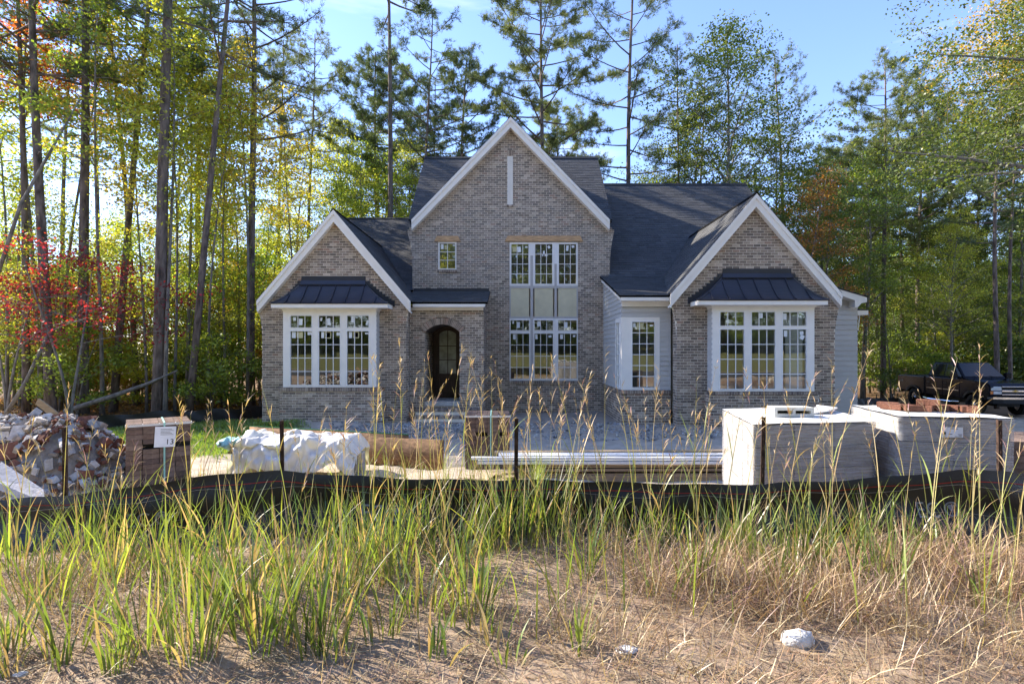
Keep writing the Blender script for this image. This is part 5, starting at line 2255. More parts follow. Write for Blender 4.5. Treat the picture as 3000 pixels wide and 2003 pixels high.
for i in range(ng1):
    u = i / (ng1 - 1)
    for j in range(ng2):
        v = j / (ng2 - 1)
        x = -4.62 + 2.02 * u
        # v runs over the stack: front hem -> top -> rear
        top = tz0 + .56 + .14 * math.exp(-((u - .10) / .10) ** 2) + .10 * math.exp(-((u - .48) / .2) ** 2) + .07 * math.exp(-((u - .88) / .1) ** 2)
        if v < .45:
            t = v / .45
            hem = tz0 + (.10 if .25 < u < .85 else .02) + .16 * max(0, math.sin(u * 9.5)) ** 2
            z = hem + (top - hem) * (t ** .8)
            y = 8.52 + .15 * t
        elif v < .85:
            t = (v - .45) / .4
            z = top + .05 * math.sin(t * math.pi)
            y = 8.67 + .72 * t
        else:
            t = (v - .85) / .15
            z = top - .4 * t
            y = 9.39 + .06 * t
        edge = min(u, 1 - u)
        z -= .35 * max(0, .05 - edge) / .05 * (.6 if v > .3 else .2)
        q = Vector((x * 2.2, y * 2.2, z * 2.2))
        nzv_ = mnoise.noise(q) * .13 + mnoise.noise(q * 2.7) * .10 + mnoise.noise(Vector((q.x * 8, q.y * 6, q.z * 3))) * .05
        V_.append((x + mnoise.noise(q * 1.7 + Vector((9, 0, 0))) * .06, y - abs(nzv_) * .9, z + nzv_ * .55))
F_ = [(i * ng2 + j, (i + 1) * ng2 + j, (i + 1) * ng2 + j + 1, i * ng2 + j + 1) for i in range(ng1 - 1) for j in range(ng2 - 1)]
MT['sheet'] = leaf_mat('plastic_sheeting', .35, objcol=False, base=(.72, .74, .78), var=0, hue=0, gloss=.10, tboost=.95)
np_mesh('plastic_sheeting', V_, F_, MT['sheet'], ts, smooth=True)
# teal wrapped end bag
V_, F_ = [], []
for i in range(20):
    for j in range(12):
        a = 2 * math.pi * j / 12
        u = i / 19
        x = -4.95 + .62 * u
        r0_ = .10 * math.sin(math.pi * min(1, u * 1.2 + .08)) ** .6 + .02
        q = Vector((x * 6, a, u * 3))
        r1 = r0_ * (.8 + .75 * mnoise.noise(q * 1.3) + .4 * mnoise.noise(q * 3.7))
        V_.append((x, 8.88 + math.cos(a) * r1 * 2.4, tz0 + .52 + math.sin(a) * r1 + .05 * u))
for i in range(19):
    for j in range(12):
        F_.append((i * 12 + j, (i + 1) * 12 + j, (i + 1) * 12 + (j + 1) % 12, i * 12 + (j + 1) % 12))
np_mesh('teal_bag', V_, F_, MT['teal'], ts, smooth=True)


# ---- OSB sheets standing on edge
def sheet(label, a, b, h, lean, edge):
    a, b = Vector((*a, 0)), Vector((*b, 0))
    za, zb = gzs(a.x, a.y) - .03, gzs(b.x, b.y) - .03
    n = Vector((-(b - a).y, (b - a).x, 0)).normalized()
    A, B = Vector((a.x, a.y, za)), Vector((b.x, b.y, zb))
    up = Vector((0, 0, h)) + n * lean
    root = empty('osb_sheet', (a + b) / 2 + Vector((0, 0, (za + zb) / 2)), label, 'board')
    V_, F_ = [], []
    for i in range(17):
        t = i / 16
        bow = n * (.015 * math.sin(math.pi * t))
        for q in (A + (B - A) * t + bow, A + (B - A) * t + up + bow, A + (B - A) * t + up + bow - n * .013, A + (B - A) * t + bow - n * .013):
            V_.append(tuple(q))
    for i in range(16):
        for k in range(4):
            F_.append((i * 4 + k, (i + 1) * 4 + k, (i + 1) * 4 + (k + 1) % 4, i * 4 + (k + 1) % 4))
    F_ += [(0, 1, 2, 3), (67, 66, 65, 64)]
    np_mesh('panel', V_, F_, MT['plywood'], root)
    if edge:
        mb = MB()
        for i in range(16):
            p = Vector(V_[i * 4 + 1]) + Vector((0, 0, .001))
            q = Vector(V_[(i + 1) * 4 + 1]) + Vector((0, 0, .001))
            mb.obox(p + n * .002, q - p, -n * .017, Vector((0, 0, .014)))
        mb.build('painted_edge', MT['greenedge'], root)


sheet('long brown board on edge with a green-painted rim, behind the plastic sheeting', (-5.75, 11.4), (-2.05, 10.05), .58, .03, True)
sheet('brown board on edge leaning past the end of the plastic sheeting', (-3.05, 10.0), (-1.28, 9.35), .55, .03, False)

# ---- lumber stack
rr = random.Random(8)
lz = gzs(1.6, 8.6)
GLB = 'boards of the lumber stack'
for k in range(7):
    nb_ = 6 if k < 5 else 4
    for j in range(nb_):
        mb = MB()
        w = rr.choice((.09, .14, .14, .19))
        x0 = rr.uniform(.0, .5) if k < 5 else rr.uniform(-.75, -.2)
        x1 = rr.uniform(3.5, 4.4)
        t = rr.choice((.02, .038)) if k > 1 else .06
        y = 8.25 + j * .16 + rr.uniform(-.03, .03)
        z = lz + .02 + k * .058
        white = k >= 5 and j < 3
        c = (.70, .71, .72) if white else rr.choice(((.34, .24, .15), (.28, .20, .13), (.40, .30, .20), (.24, .18, .13)))
        sl = rr.uniform(-.03, .03)
        mb.obox((x0, y, z), (x1 - x0, sl * 3, .01), (0, min(w, .15), 0), (0, 0, t), c)
        o = mb.build('board', MT['lumber'])
        tag(o, ('long white trim board on top of the lumber stack' if white else 'weathered brown board in the lumber stack'), 'board', GLB)
for i, (px, py, w, d, rz, kind) in enumerate(((1455, 1375, .75, .5, .25, 'o'), (1400, 1390, .5, .4, -.3, 'o'), (1520, 1388, .55, .35, .1, 'o'), (1575, 1398, .6, .3, -.15, 'o'),
                                              (1555, 1362, .34, .2, .1, 'p'), (1615, 1368, .36, .2, -.1, 'p'), (1600, 1352, .12, .1, .2, 'p'))):
    Y = F * (CZ + .42) / (py - VY)
    x = PX(px, Y)
    mb = MB()
    if kind == 'o':
        mb.box(-w / 2, w / 2, -d / 2, d / 2, 0, .018, (.55, .44, .31))
    else:
        mb.box(-w / 2, w / 2, -d / 2, d / 2, 0, .10, (.36, .34, .31))
    o = mb.build('board_offcut' if kind == 'o' else 'paver', MT['lumber'] if kind == 'o' else MT['block'], bevel=.004)
    o.location = (x, Y, gzs(x, Y) + (.02 + .02 * (i % 3) if kind == 'o' else .05))
    o.rotation_euler = (rr.uniform(-.05, .05), rr.uniform(-.04, .04), rz)
    tag(o, 'sunlit board offcut lying on the ground by the lumber stack' if kind == 'o' else 'grey block lying among the board offcuts', 'board' if kind == 'o' else 'block', 'offcuts by the lumber stack')

# ---- rubble heap
rub = empty('rubble_heap', (-7.6, 8.2, gzs(-7.6, 8.2)), 'heap of broken brick, mortar and pale concrete slabs', 'rubble heap')
rz_ = np.random.RandomState(12)


def heap(x, y):
    d = ((x + 8.1) / 2.2) ** 2 + ((y - 8.3) / 1.25) ** 2
    e = ((x + 6.55) / .85) ** 2 + ((y - 7.9) / .7) ** 2
    return 1.0 * max(0, 1 - d) ** .75 + .34 * max(0, 1 - e) ** .8


V_, F_ = [], []
for i in range(40):
    for j in range(30):
        x, y = -10.6 + 5.2 * i / 39, 6.7 + 3.2 * j / 29
        V_.append((x, y, gzs(x, y) - .05 + heap(x, y) * .93))
for i in range(39):
    for j in range(29):
        F_.append((i * 30 + j, (i + 1) * 30 + j, (i + 1) * 30 + j + 1, i * 30 + j + 1))
np_mesh('spoil_core', V_, F_, MT['rubble'], rub, col=np.tile((.40, .34, .28), (len(F_), 1)))


def chunk(mb, c, s, col, r):
    ax = r.normal(0, 1, (3, 3))
    q, _ = np.linalg.qr(ax)
    dims = s * np.array([1, r.uniform(.5, .9), r.uniform(.25, .6)])
    pts = []
    for a in (-1, 1):
        for b in (-1, 1):
            for d in (-1, 1):
                p = np.array([a, b, d]) * dims * r.uniform(.72, 1.1, 3)
                pts.append(tuple(np.array(c) + q @ p))
    mb.add(pts, [(0, 1, 3, 2), (4, 6, 7, 5), (0, 4, 5, 1), (2, 3, 7, 6), (0, 2, 6, 4), (1, 5, 7, 3)], col)


small = MB()
for i in range(2600):
    x, y = rz_.uniform(-10.2, -5.6), rz_.uniform(6.9, 9.4)
    hgt = heap(x, y)
    if hgt < .02 and rz_.rand() > .12:
        continue
    s = rz_.choice((.025, .04, .055, .085, .12), p=(.28, .34, .27, .085, .025))
    red = rz_.rand() < (.40 if x > -7.1 else .16)
    k = rz_.uniform(.7, 1.25)
    col = tuple(k * v for v in ((.25, .115, .08) if red else ((.60, .56, .51) if rz_.rand() < .7 else (.38, .34, .30))))
    c = (x, y, gzs(x, y) + hgt + s * .15)
    if s >= .08:
        one = MB()
        chunk(one, c, s, col, rz_)
        one.build('rubble_chunk', MT['rubble'], rub)
    else:
        chunk(small, c, s, col, rz_)
o = small.build('rubble_bits', MT['rubble'], rub)
o['kind'] = 'stuff'
sb = MB()
sb.prism([(-6.85, 6.85, gzs(-6.9, 6.9) + .42), (-6.0, 6.75, gzs(-6.0, 6.8) + .10), (-6.25, 7.0, gzs(-6, 7) + .20), (-7.0, 7.2, gzs(-7, 7.2) + .56)], (0, -.03, -.07), (.50, .49, .50))
sb.build('concrete_slab', MT['rubble'], rub)
sb = MB()
sb.obox((-7.45, 8.2, gzs(-7.4, 8.2) + 1.22), (.42, .05, -.36), (.03, .02, .09), (0, .03, 0), (.42, .30, .17))
sb.build('broken_board', MT['lumber'], rub)

# ---- gravel heap and builders' crumbs along the walls
rg = np.random.RandomState(15)
gr_ = MB()
for i in range(5200):
    if i < 3400:
        x, y = rg.normal(-2.9, 1.15), rg.normal(14.7, .65)
    else:
        x, y = rg.uniform(-5.5, 9.5), rg.uniform(12.8, 16.2)
    if y > 16.3 or (y > 14.75 and x > 4.5) or (y > 15.6 and x > 2.9):
        continue
    s = rg.uniform(.012, .036) if i < 3400 else rg.uniform(.01, .05)
    k = rg.uniform(.6, 1.3)
    chunk(gr_, (x, y, gzs(x, y) + s * .3), s, tuple(k * v for v in ((.34, .33, .33) if rg.rand() < .6 else (.48, .45, .40))), rg)
o = gr_.build('gravel', MT['rubble'])
tag(o, 'blue-grey gravel heaped before the porch and along the walls', None, None, 'stuff')

# small pale debris in the foreground
for px, py, s, lb in ((2335, 1890, .075, 'pale lump of stone among the dry grass'), (1835, 1912, .05, 'torn white scrap lying on the bare soil'), (60, 1960, .03, 'small white pebble at the road edge')):
    Y = F * (CZ - .02) / (py - VY)
    mb = MB()
    rk = np.random.RandomState(px)
    vs_ = []
    for i in range(9):
        th = math.pi * i / 8
        for j in range(12):
            a = 2 * math.pi * j / 12
            k = 1 + .28 * mnoise.noise(Vector((math.cos(a) * math.sin(th) * 2, math.sin(a) * math.sin(th) * 2, math.cos(th) * 2 + px)))
            vs_.append((s * 1.15 * k * math.sin(th) * math.cos(a), s * .8 * k * math.sin(th) * math.sin(a), s * (.7 if s > .06 else .25) * k * math.cos(th) + s * .4))
    mb.add(vs_, [(i * 12 + j, (i + 1) * 12 + j, (i + 1) * 12 + (j + 1) % 12, i * 12 + (j + 1) % 12) for i in range(8) for j in range(12)])
    o = mb.build('stone' if s != .05 else 'paper_scrap', M('pale_stone', (.66, .65, .62), .9, .15, 20, .6, 60), smooth=True)
    o.location = (PX(px, Y), Y, gzs(PX(px, Y), Y))
    tag(o, lb, 'stone' if s != .05 else 'litter')
# ------------------------------------------------------------------ pickup truck
MT['paint'] = M('dark_blue_paint', (.006, .007, .013), .16, .1, 2, spec=.24)
MT['plastic'] = M('black_plastic', (.018, .018, .020), .6, .1, 5)
MT['chrome'] = M('chrome', (.75, .76, .78), .12, .02, 3, metallic=1.0)
MT['tyre'] = M('tyre', (.018, .018, .018), .85, .2, 20, .4, 60)
MT['autoglass'] = M('tinted_car_glass', (.012, .014, .015), .05, .1, 2, spec=.5)
MT['lamp'] = M('lamp_lens', (.55, .57, .60), .12, .1, 5, spec=.8)
MT['amber'] = M('amber_lens', (.55, .16, .03), .2, .1, 5, spec=.7)
MT['gold'] = M('gold_emblem', (.55, .38, .12), .3, .1, 5, metallic=.6)
tx, ty = 21.05, 23.15
truck = empty('pickup_truck', (0, 0, 0), 'black crew-cab pickup truck parked facing the road by the wood', 'pickup truck')


def tp(mb, name, mat, parent=None, bevel=0, smooth=False):
    o = mb.build(name, mat, None, smooth=smooth, bevel=bevel)
    o.parent = parent or truck
    return o


R_W = .44


def arch_pts(xc, r, z0, n=9):
    """points over a wheel from rear to front"""
    a0 = math.asin(max(-1, (z0 - R_W) / r))
    return [(xc + math.cos(math.pi - a0 - (math.pi - 2 * a0) * i / n) * r, R_W + math.sin(math.pi - a0 - (math.pi - 2 * a0) * i / n) * r) for i in range(n + 1)]


rk = .66
# front clip + cab lower, one shell with the front wheel arch cut out
prof = [(-3.04, rk)] + [(-1.0, rk)] + arch_pts(0, .55, rk) + [(.86, .70), (.92, .95), (.90, 1.30), (.80, 1.42), (.1, 1.50), (-.58, 1.56), (-3.04, 1.56)]
mb = MB()
mb.prism([(x, -.985, z) for x, z in prof], (0, 1.97, 0))
body = tp(mb, 'body', MT['paint'], bevel=.045)
prof = [(-5.12, .78)] + arch_pts(-3.88, .55, .70) + [(-3.09, rk), (-3.09, 1.54), (-5.12, 1.54)]
mb = MB()
mb.prism([(x, -.985, z) for x, z in prof], (0, 1.97, 0))
bed = tp(mb, 'bed', MT['paint'], bevel=.04)
mb = MB()
mb.box(-5.0, -3.15, -.86, .86, 1.542, 1.552)  # dark sheet stands in for the shaded hollow of the open bed
tp(mb, 'bed_hollow_dark', MT['plastic'], bed)
# greenhouse
A = [(-.62, 1.55, .90), (-3.02, 1.55, .92)]
B = [(-1.36, 2.10, .70), (-2.74, 2.12, .72)]
mb = MB()
vs_ = [(-.62, -.90, 1.55), (-3.02, -.92, 1.55), (-3.02, .92, 1.55), (-.62, .90, 1.55), (-1.36, -.72, 2.25), (-2.74, -.74, 2.27), (-2.74, .74, 2.27), (-1.36, .72, 2.25)]
mb.add(vs_, [(0, 1, 2, 3), (4, 7, 6, 5), (0, 4, 5, 1), (1, 5, 6, 2), (2, 6, 7, 3), (3, 7, 4, 0)])
cabt = tp(mb, 'cab_roof', MT['paint'], bevel=.06)


def on_side(x, t, s, off=.012):
    """point on the greenhouse side: t 0 bottom 1 top"""
    y = (.905 + (.73 - .905) * t) + off
    return Vector((x, s * y, 1.56 + .69 * t))


for s in (-1, 1):
    for nm, q in (('side_window', [(-1.02, .12), (-1.80, .10), (-1.80, .88), (-1.50, .88)]), ('side_window', [(-1.88, .10), (-2.78, .12), (-2.62, .88), (-1.88, .88)])):
        mb = MB()
        mb.prism([on_side(x, t, s) for x, t in q], (0, s * .004, 0))
        tp(mb, nm, MT['autoglass'])
    mb = MB()
    mb.prism([(-1.9 - .03, s * .988, .72), (-1.9 + .03, s * .988, .72), (-1.9 + .03, s * .988, 1.5), (-1.9 - .03, s * .988, 1.5)], (0, s * .002, 0))
    # door skins with gaps, handles
    for x0, x1 in ((-1.80, -.78), (-2.92, -1.84)):
        mb = MB()
        mb.box(x0, x1, min(s * .984, s * .998), max(s * .984, s * .998), .72, 1.50)
        d = tp(mb, 'door', MT['paint'], bevel=.012)
        h = MB()
        h.box(x0 + .06, x0 + .24, min(s * .998, s * 1.03), max(s * .998, s * 1.03), 1.26, 1.31)
        tp(h, 'handle', MT['plastic'], d, bevel=.01)
        h = MB()
        h.box(x0 + .02, x1 - .02, min(s * .998, s * 1.012), max(s * .998, s * 1.012), .98, 1.02)
        tp(h, 'trim_strip', MT['chrome'], d)
    # flares
    for xc in (0, -3.88):
        mb = MB()
        a = arch_pts(xc, .53, .70, 14)
        b = arch_pts(xc, .62, .70, 14)
        for i in range(14):
            mb.prism([(a[i][0], s * .975, a[i][1]), (a[i + 1][0], s * .975, a[i + 1][1]), (b[i + 1][0], s * .975, b[i + 1][1]), (b[i][0], s * .975, b[i][1])], (0, s * .06, 0))
        tp(mb, 'fender_flare', MT['plastic'])
    mb = MB()
    mb.tube([(-.75, s * 1.0, .50), (-1.2, s * 1.06, .47), (-2.7, s * 1.06, .47), (-3.1, s * 1.0, .50)], .045, 8)
    tp(mb, 'side_step', MT['chrome'])
    mb = MB()
    mb.box(-.98, -.80, min(s * 1.02, s * 1.27), max(s * 1.02, s * 1.27), 1.56, 1.80)
    mb.box(-.92, -.85, min(s * .90, s * 1.03), max(s * .90, s * 1.03), 1.60, 1.65)
    mi = tp(mb, 'mirror', MT['paint'], bevel=.035)
    # lights
    mb = MB()
    mb.prism([(.905, s * .52, 1.12), (.905, s * .93, 1.12), (.86, s * .955, 1.30), (.90, s * .52, 1.28)], (.022, 0, 0))
    hl = tp(mb, 'headlight', MT['lamp'], bevel=.01)
    mb = MB()
    mb.box(.90, .928, min(s * .52, s * .84), max(s * .52, s * .84), .96, 1.09)
    tp(mb, 'headlight', MT['lamp'], bevel=.01)
    mb = MB()
    mb.box(.88, .924, min(s * .85, s * .965), max(s * .85, s * .965), .96, 1.09)
    tp(mb, 'turn_signal', MT['amber'], bevel=.01)
    mb = MB()
    mb.box(-5.135, -5.10, min(s * .80, s * .97), max(s * .80, s * .97), 1.05, 1.45)
    tp(mb, 'tail_light', M('red_lens', (.25, .01, .01), .2, .1, 5))
# screens
mb = MB()
mb.prism([(-.70, -.82, 1.62), (-.70, .82, 1.62), (-1.33, .66, 2.21), (-1.33, -.66, 2.21)], (.024, 0, .018))
tp(mb, 'windshield', MT['autoglass'])
mb = MB()
mb.prism([(-3.01, -.8, 1.62), (-3.01, .8, 1.62), (-2.77, .66, 2.18), (-2.77, -.66, 2.18)], (-.03, 0, .012))
tp(mb, 'rear_window', MT['autoglass'])
mb = MB()
mb.tube([(-.66, .35, 1.63), (-.85, -.05, 1.76)], .012, 5)
mb.tube([(-.66, -.35, 1.63), (-.85, -.72, 1.75)], .012, 5)
tp(mb, 'wiper', MT['plastic'])
# grille and bumper
mb = MB()
mb.box(.86, .915, -.51, .51, .93, 1.30)
gr = tp(mb, 'grille', MT['plastic'])
for z in (.95, 1.10, 1.28):
    mb = MB()
    mb.box(.915, .945, -.52, .52, z - (.035 if z == 1.10 else .016), z + (.035 if z == 1.10 else .016))
    tp(mb, 'grille_bar', MT['chrome'], gr, bevel=.006)
for k in range(5):
    mb = MB()
    mb.box(.915, .930, -.50, .50, .985 + .018 * k, .990 + .018 * k)
    mb.box(.915, .930, -.50, .50, 1.155 + .018 * k, 1.160 + .018 * k)
    tp(mb, 'grille_slat', MT['plastic'], gr)
mb = MB()
mb.prism([(.946, y, z) for y, z in ((-.12, 1.085), (-.035, 1.085), (-.035, 1.065), (.035, 1.065), (.035, 1.085), (.12, 1.085), (.10, 1.125), (.035, 1.125), (.035, 1.145), (-.035, 1.145), (-.035, 1.125), (-.10, 1.125))], (.008, 0, 0))
tp(mb, 'emblem', MT['gold'], gr)
mb = MB()
mb.prism([(.80, -1.0, .58), (.98, -.90, .56), (1.05, -.55, .56), (1.05, .55, .56), (.98, .90, .56), (.80, 1.0, .58)], (0, 0, .30))
bp_ = tp(mb, 'front_bumper', MT['plastic'], bevel=.02)
mb = MB()
mb.prism([(.82, -1.005, .76), (.99, -.91, .76), (1.06, -.56, .76), (1.06, .56, .76), (.99, .91, .76), (.82, 1.005, .76)], (0, 0, .08))
tp(mb, 'chrome_strip', MT['chrome'], bp_)
mb = MB()
mb.box(-5.28, -5.13, -.95, .95, .62, .82)
tp(mb, 'rear_bumper', MT['chrome'], bevel=.02)
mb = MB()
mb.box(-4.9, .6, -.45, .45, .42, .66)
tp(mb, 'chassis', MT['plastic'])
# lettering on the bed side
vs_, fs_ = text_mesh('4x4', .16)
mb = MB()
mb.add([(-4.98 + v[0] * 1.1, -.990, 1.20 + v[1]) for v in vs_], fs_)
tp(mb, 'decal', MT['print'], bed)


def wheel(x, s):
    root = None
    mb = MB()
    n = 28
    prof_ = [(.27, -.15), (.40, -.15), (.435, -.11), (R_W, -.05), (R_W, .05), (.435, .11), (.40, .15), (.27, .15)]
    vs2, fs2 = [], []
    for k in range(n):
        a = 2 * math.pi * k / n
        for r_, w_ in prof_:
            rr_ = r_ + (.010 if k % 2 and r_ > .42 else 0)
            vs2.append((x + math.cos(a) * rr_, s * .86 + w_, R_W + math.sin(a) * rr_))
    m = len(prof_)
    for k in range(n):
        for j in range(m):
            fs2.append((k * m + j, ((k + 1) % n) * m + j, ((k + 1) % n) * m + (j + 1) % m, k * m + (j + 1) % m))
    mb.add(vs2, fs2)
    ty_ = tp(mb, 'wheel', MT['tyre'])
    mb = MB()
    yo = s * (.86 + .11)
    mb.tube([(x, s * .80, R_W), (x, s * .90, R_W)], .265, 24)
    for k in range(8):
        a = 2 * math.pi * k / 8
        c, sn = math.cos(a), math.sin(a)
        mb.prism([(x + c * r_ - sn * w_, s * .90, R_W + sn * r_ + c * w_) for r_, w_ in ((.06, -.035), (.255, -.05), (.255, .05), (.06, .035))], (0, s * .06, 0))
    mb.tube([(x, s * .90, R_W), (x, s * .985, R_W)], .07, 12)
    tp(mb, 'rim', MT['chrome'], ty_)


for x in (0, -3.88):
    for s in (-1, 1):
        wheel(x, s)
truck.location = (tx, ty, gzs(20.2, 25) + .0)
truck.rotation_euler = (0, 0, math.atan2(-.997, -.079))

# ------------------------------------------------------------------ grass and weeds
rgs = np.random.RandomState(44)


def blades(base, az, lean, curv, length, width, col, k=5, jit=.0):
    """ribbon blades, vectorised. returns verts, quads, face colours"""
    n = len(base)
    d = np.stack([np.cos(az), np.sin(az), np.zeros(n)], 1)
    tw = az + np.pi / 2 + rgs.normal(0, .7, n)
    wv = np.stack([np.cos(tw), np.sin(tw), np.zeros(n)], 1)
    p = base.copy()
    V = np.zeros((n, k + 1, 2, 3))
    for i in range(k + 1):
        s = i / k
        th = lean + curv * s ** 1.4
        wd = (width * (1 - s ** 2.2) * (.55 + .9 * min(1, s * 2.2) if i < k else .0))[:, None] * .5
        wd = np.maximum(wd, .0004)
        V[:, i, 0] = p - wv * wd
        V[:, i, 1] = p + wv * wd
        step = (length / k)[:, None]
        p = p + step * (np.sin(th)[:, None] * d + np.cos(th)[:, None] * np.array([0, 0, 1.0]))
    Vf_ = V.reshape(-1, 3)
    q = []
    b0 = np.arange(n) * (k + 1) * 2
    for i in range(k):
        q.append(np.stack([b0 + 2 * i, b0 + 2 * i + 1, b0 + 2 * i + 3, b0 + 2 * i + 2], 1))
    Q = np.stack(q, 1).reshape(-1, 4)
    C = np.repeat(col, k, 0)
    return Vf_, Q, C, p


def join(parts):
    V, Q, C = [], [], []
    o = 0
    for v, q, c in parts:
        V.append(v)
        Q.append(q + o)
        C.append(c)
        o += len(v)
    return np.concatenate(V), np.concatenate(Q), np.concatenate(C)


def gpt(px, py):
    """point on the bank seen at photo pixel"""
    Y = F * (CZ - .03) / (py - VY)
    return PX(px, Y), Y


MT['grass'] = leaf_mat('grass_blades', .45, attr=True, var=.30, hue=.02, gloss=.07, tboost=1.1)
MT['straw'] = leaf_mat('dry_grass', .30, attr=True, var=.30, hue=.02, gloss=.04, tboost=1.0)
clumps = [(60, 1640, .75, 90), (130, 1760, .68, 80), (260, 1600, .75, 110), (330, 1700, .70, 80), (430, 1900, .62, 60), (560, 1930, .66, 70), (520, 1720, .75, 100),
          (640, 1650, .75, 90), (760, 1890, .74, 110), (860, 1720, .8, 110), (930, 1900, .72, 90), (1000, 1750, .8, 120), (1080, 1650, .75, 90), (1150, 1700, .75, 100),
          (1240, 1800, .55, 50), (1330, 1680, .8, 110), (1380, 1800, .65, 70), (1450, 1620, .8, 100), (1520, 1600, .85, 110), (1600, 1590, .8, 90), (1690, 1890, .46, 30),
          (1250, 1940, .32, 22), (1750, 1580, .7, 60), (2040, 1720, .55, 60), (2110, 1630, .6, 60), (2160, 1610, .62, 50), (2330, 1690, .66, 75), (2370, 1640, .72, 60),
          (2460, 1660, .7, 60), (2530, 1600, .55, 40), (2640, 1630, .55, 40), (2790, 1630, .6, 40), (2985, 1610, .55, 40), (2880, 1780, .36, 16), (20, 1900, .55, 50),
          (190, 1900, .5, 40), (700, 1800, .7, 70), (450, 1640, .7, 70), (960, 1600, .7, 70), (1230, 1610, .75, 80), (1850, 1590, .5, 30), (1960, 1600, .5, 30), (610, 1800, .6, 60),
          (330, 1950, .4, 26), (1120, 1880, .5, 36), (820, 1590, .6, 50)]
for k_ in range(26):
    clumps.append((rgs.uniform(1650, 2990), rgs.uniform(1560, 1760), rgs.uniform(.35, .7), rgs.randint(14, 42)))
for k_ in range(14):
    clumps.append((rgs.uniform(0, 1650), rgs.uniform(1840, 1990), rgs.uniform(.2, .4), rgs.randint(8, 24)))
pp = []
for px, py, h, n in clumps:
    cx_, cy_ = gpt(px, py)
    n = int(n * .62)
    h = h * .80
    rad = .05 + .0011 * n
    a = rgs.uniform(0, 2 * np.pi, n)
    rr_ = np.sqrt(rgs.uniform(0, 1, n)) * rad
    bx__, by__ = cx_ + np.cos(a) * rr_ * 1.3, cy_ + np.sin(a) * rr_
    base = np.stack([bx__, by__, gz(bx__, by__) - .01], 1)
    L = h * rgs.uniform(.45, 1.15, n)
    g = rgs.uniform(0, 1, n)[:, None]
    tint = rgs.uniform(.72, 1.15)
    col = ((1 - g) * np.array([.075, .135, .028]) + g * np.array([.24, .32, .06])) * tint
    old = rgs.uniform(0, 1, n) < .26
    col[old] = np.array([.44, .34, .19]) * rgs.uniform(.55, 1.1, (old.sum(), 1))
    az_ = a + rgs.normal(0, .6, n)
    v, q, c, tip = blades(base, az_, np.abs(rgs.normal(.12, .10, n)) + rr_ / rad * .16, np.abs(rgs.normal(.35, .42, n)), L, rgs.uniform(.005, .0115, n) * (1.25 if py > 1780 else 1.0), col, 6)
    pp.append((v, q, c))
# short scattered greens near the fence
n = 620
x = rgs.uniform(-4.6, 4.4, n)
y = rgs.uniform(2.8, 4.1, n)
keep = rgs.uniform(0, 1, n) < np.where(x < .8, 1.0, .35)
x, y = x[keep], y[keep]
n = len(x)
base = np.stack([x, y, gz(x, y) - .01], 1)
g = rgs.uniform(0, 1, n)[:, None]
col = (1 - g) * np.array([.14, .21, .04]) + g * np.array([.30, .36, .07])
v, q, c, tip = blades(base, rgs.uniform(0, 6.28, n), np.abs(rgs.normal(.2, .15, n)), np.abs(rgs.normal(.4, .4, n)), rgs.uniform(.2, .65, n), rgs.uniform(.005, .011, n), col, 5)
pp.append((v, q, c))
# greens behind the fence
n = 900
x = rgs.uniform(-5.0, 4.4, n)
y = 4.45 + 4.4 * rgs.uniform(0, 1, n) ** 1.5
x = np.where(y > 6.3, np.minimum(x, .3 + 0 * x), x)
base = np.stack([x, y, gz(x, y) - .01], 1)
col = np.array([.20, .27, .05]) * rgs.uniform(.7, 1.3, (n, 1))
v, q, c, tip = blades(base, rgs.uniform(0, 6.28, n), np.abs(rgs.normal(.15, .12, n)), np.abs(rgs.normal(.4, .4, n)), rgs.uniform(.2, .6, n), rgs.uniform(.005, .010, n), col, 5)
pp.append((v, q, c))
V, Q, C = join(pp)
o = np_mesh('tall_grass', V, Q, MT['grass'], col=C, smooth=True)
tag(o, 'tufts of tall bright green grass on the road bank', None, None, 'stuff')

# dry grass mat
pp = []


def dry(n, xr, yr, dens, lmin, lmax, pal_):
    x = rgs.uniform(*xr, n)
    y = rgs.uniform(*yr, n)
    patch = .5 + .5 * np.sin(x * 2.1 + 1.7 * np.sin(y * 2.3)) * np.sin(y * 3.1 + x)
    keep = (rgs.uniform(0, 1, n) < dens(x, y) * (.05 + .95 * patch ** 2.0) * 1.1) & (np.abs(x) < y * 1.08 + .4)
    x, y = x[keep], y[keep]
    m = len(x)
    base = np.stack([x, y, gz(x, y) - .004 + rgs.uniform(0, .05, m)], 1)
    col = np.array(pal_)[rgs.randint(0, len(pal_), m)] * rgs.uniform(.65, 1.3, (m, 1))
    v, q, c, t = blades(base, rgs.uniform(0, 6.28, m), rgs.uniform(.25, 1.45, m), rgs.normal(.3, .7, m), rgs.uniform(lmin, lmax, m), rgs.uniform(.0022, .0052, m), col, 4)
    pp.append((v, q, c))


straw_pal = [(.46, .34, .19), (.34, .23, .13), (.24, .17, .105), (.54, .45, .29), (.30, .21, .135), (.40, .33, .22), (.28, .19, .15)]


def d_front(x, y):
    px = VX + x / y * F
    return np.where(px > 1500, .95, .75) * np.where(y < 2.75, .55, 1.0)


dry(40000, (-4.8, 4.8), (2.25, 4.1), d_front, .08, .30, straw_pal)
dry(8000, (.2, 4.6), (2.9, 4.0), lambda x, y: .8 + 0 * x, .2, .48, [(.46, .34, .20), (.32, .21, .15), (.52, .41, .24), (.36, .23, .19)])
dry(12000, (-5.5, 5.0), (4.4, 6.8), lambda x, y: .8 * (1 - sstep(5.0, 6.8, y)) + .1, .10, .36, straw_pal[:4])
dry(9000, (-4.6, .2), (5.2, 9.2), lambda x, y: .55 + 0 * x, .12, .45, straw_pal[:4])
dry(5000, (-6.6, -3.6), (5.0, 8.2), lambda x, y: .7 + 0 * x, .12, .42, straw_pal[:4])
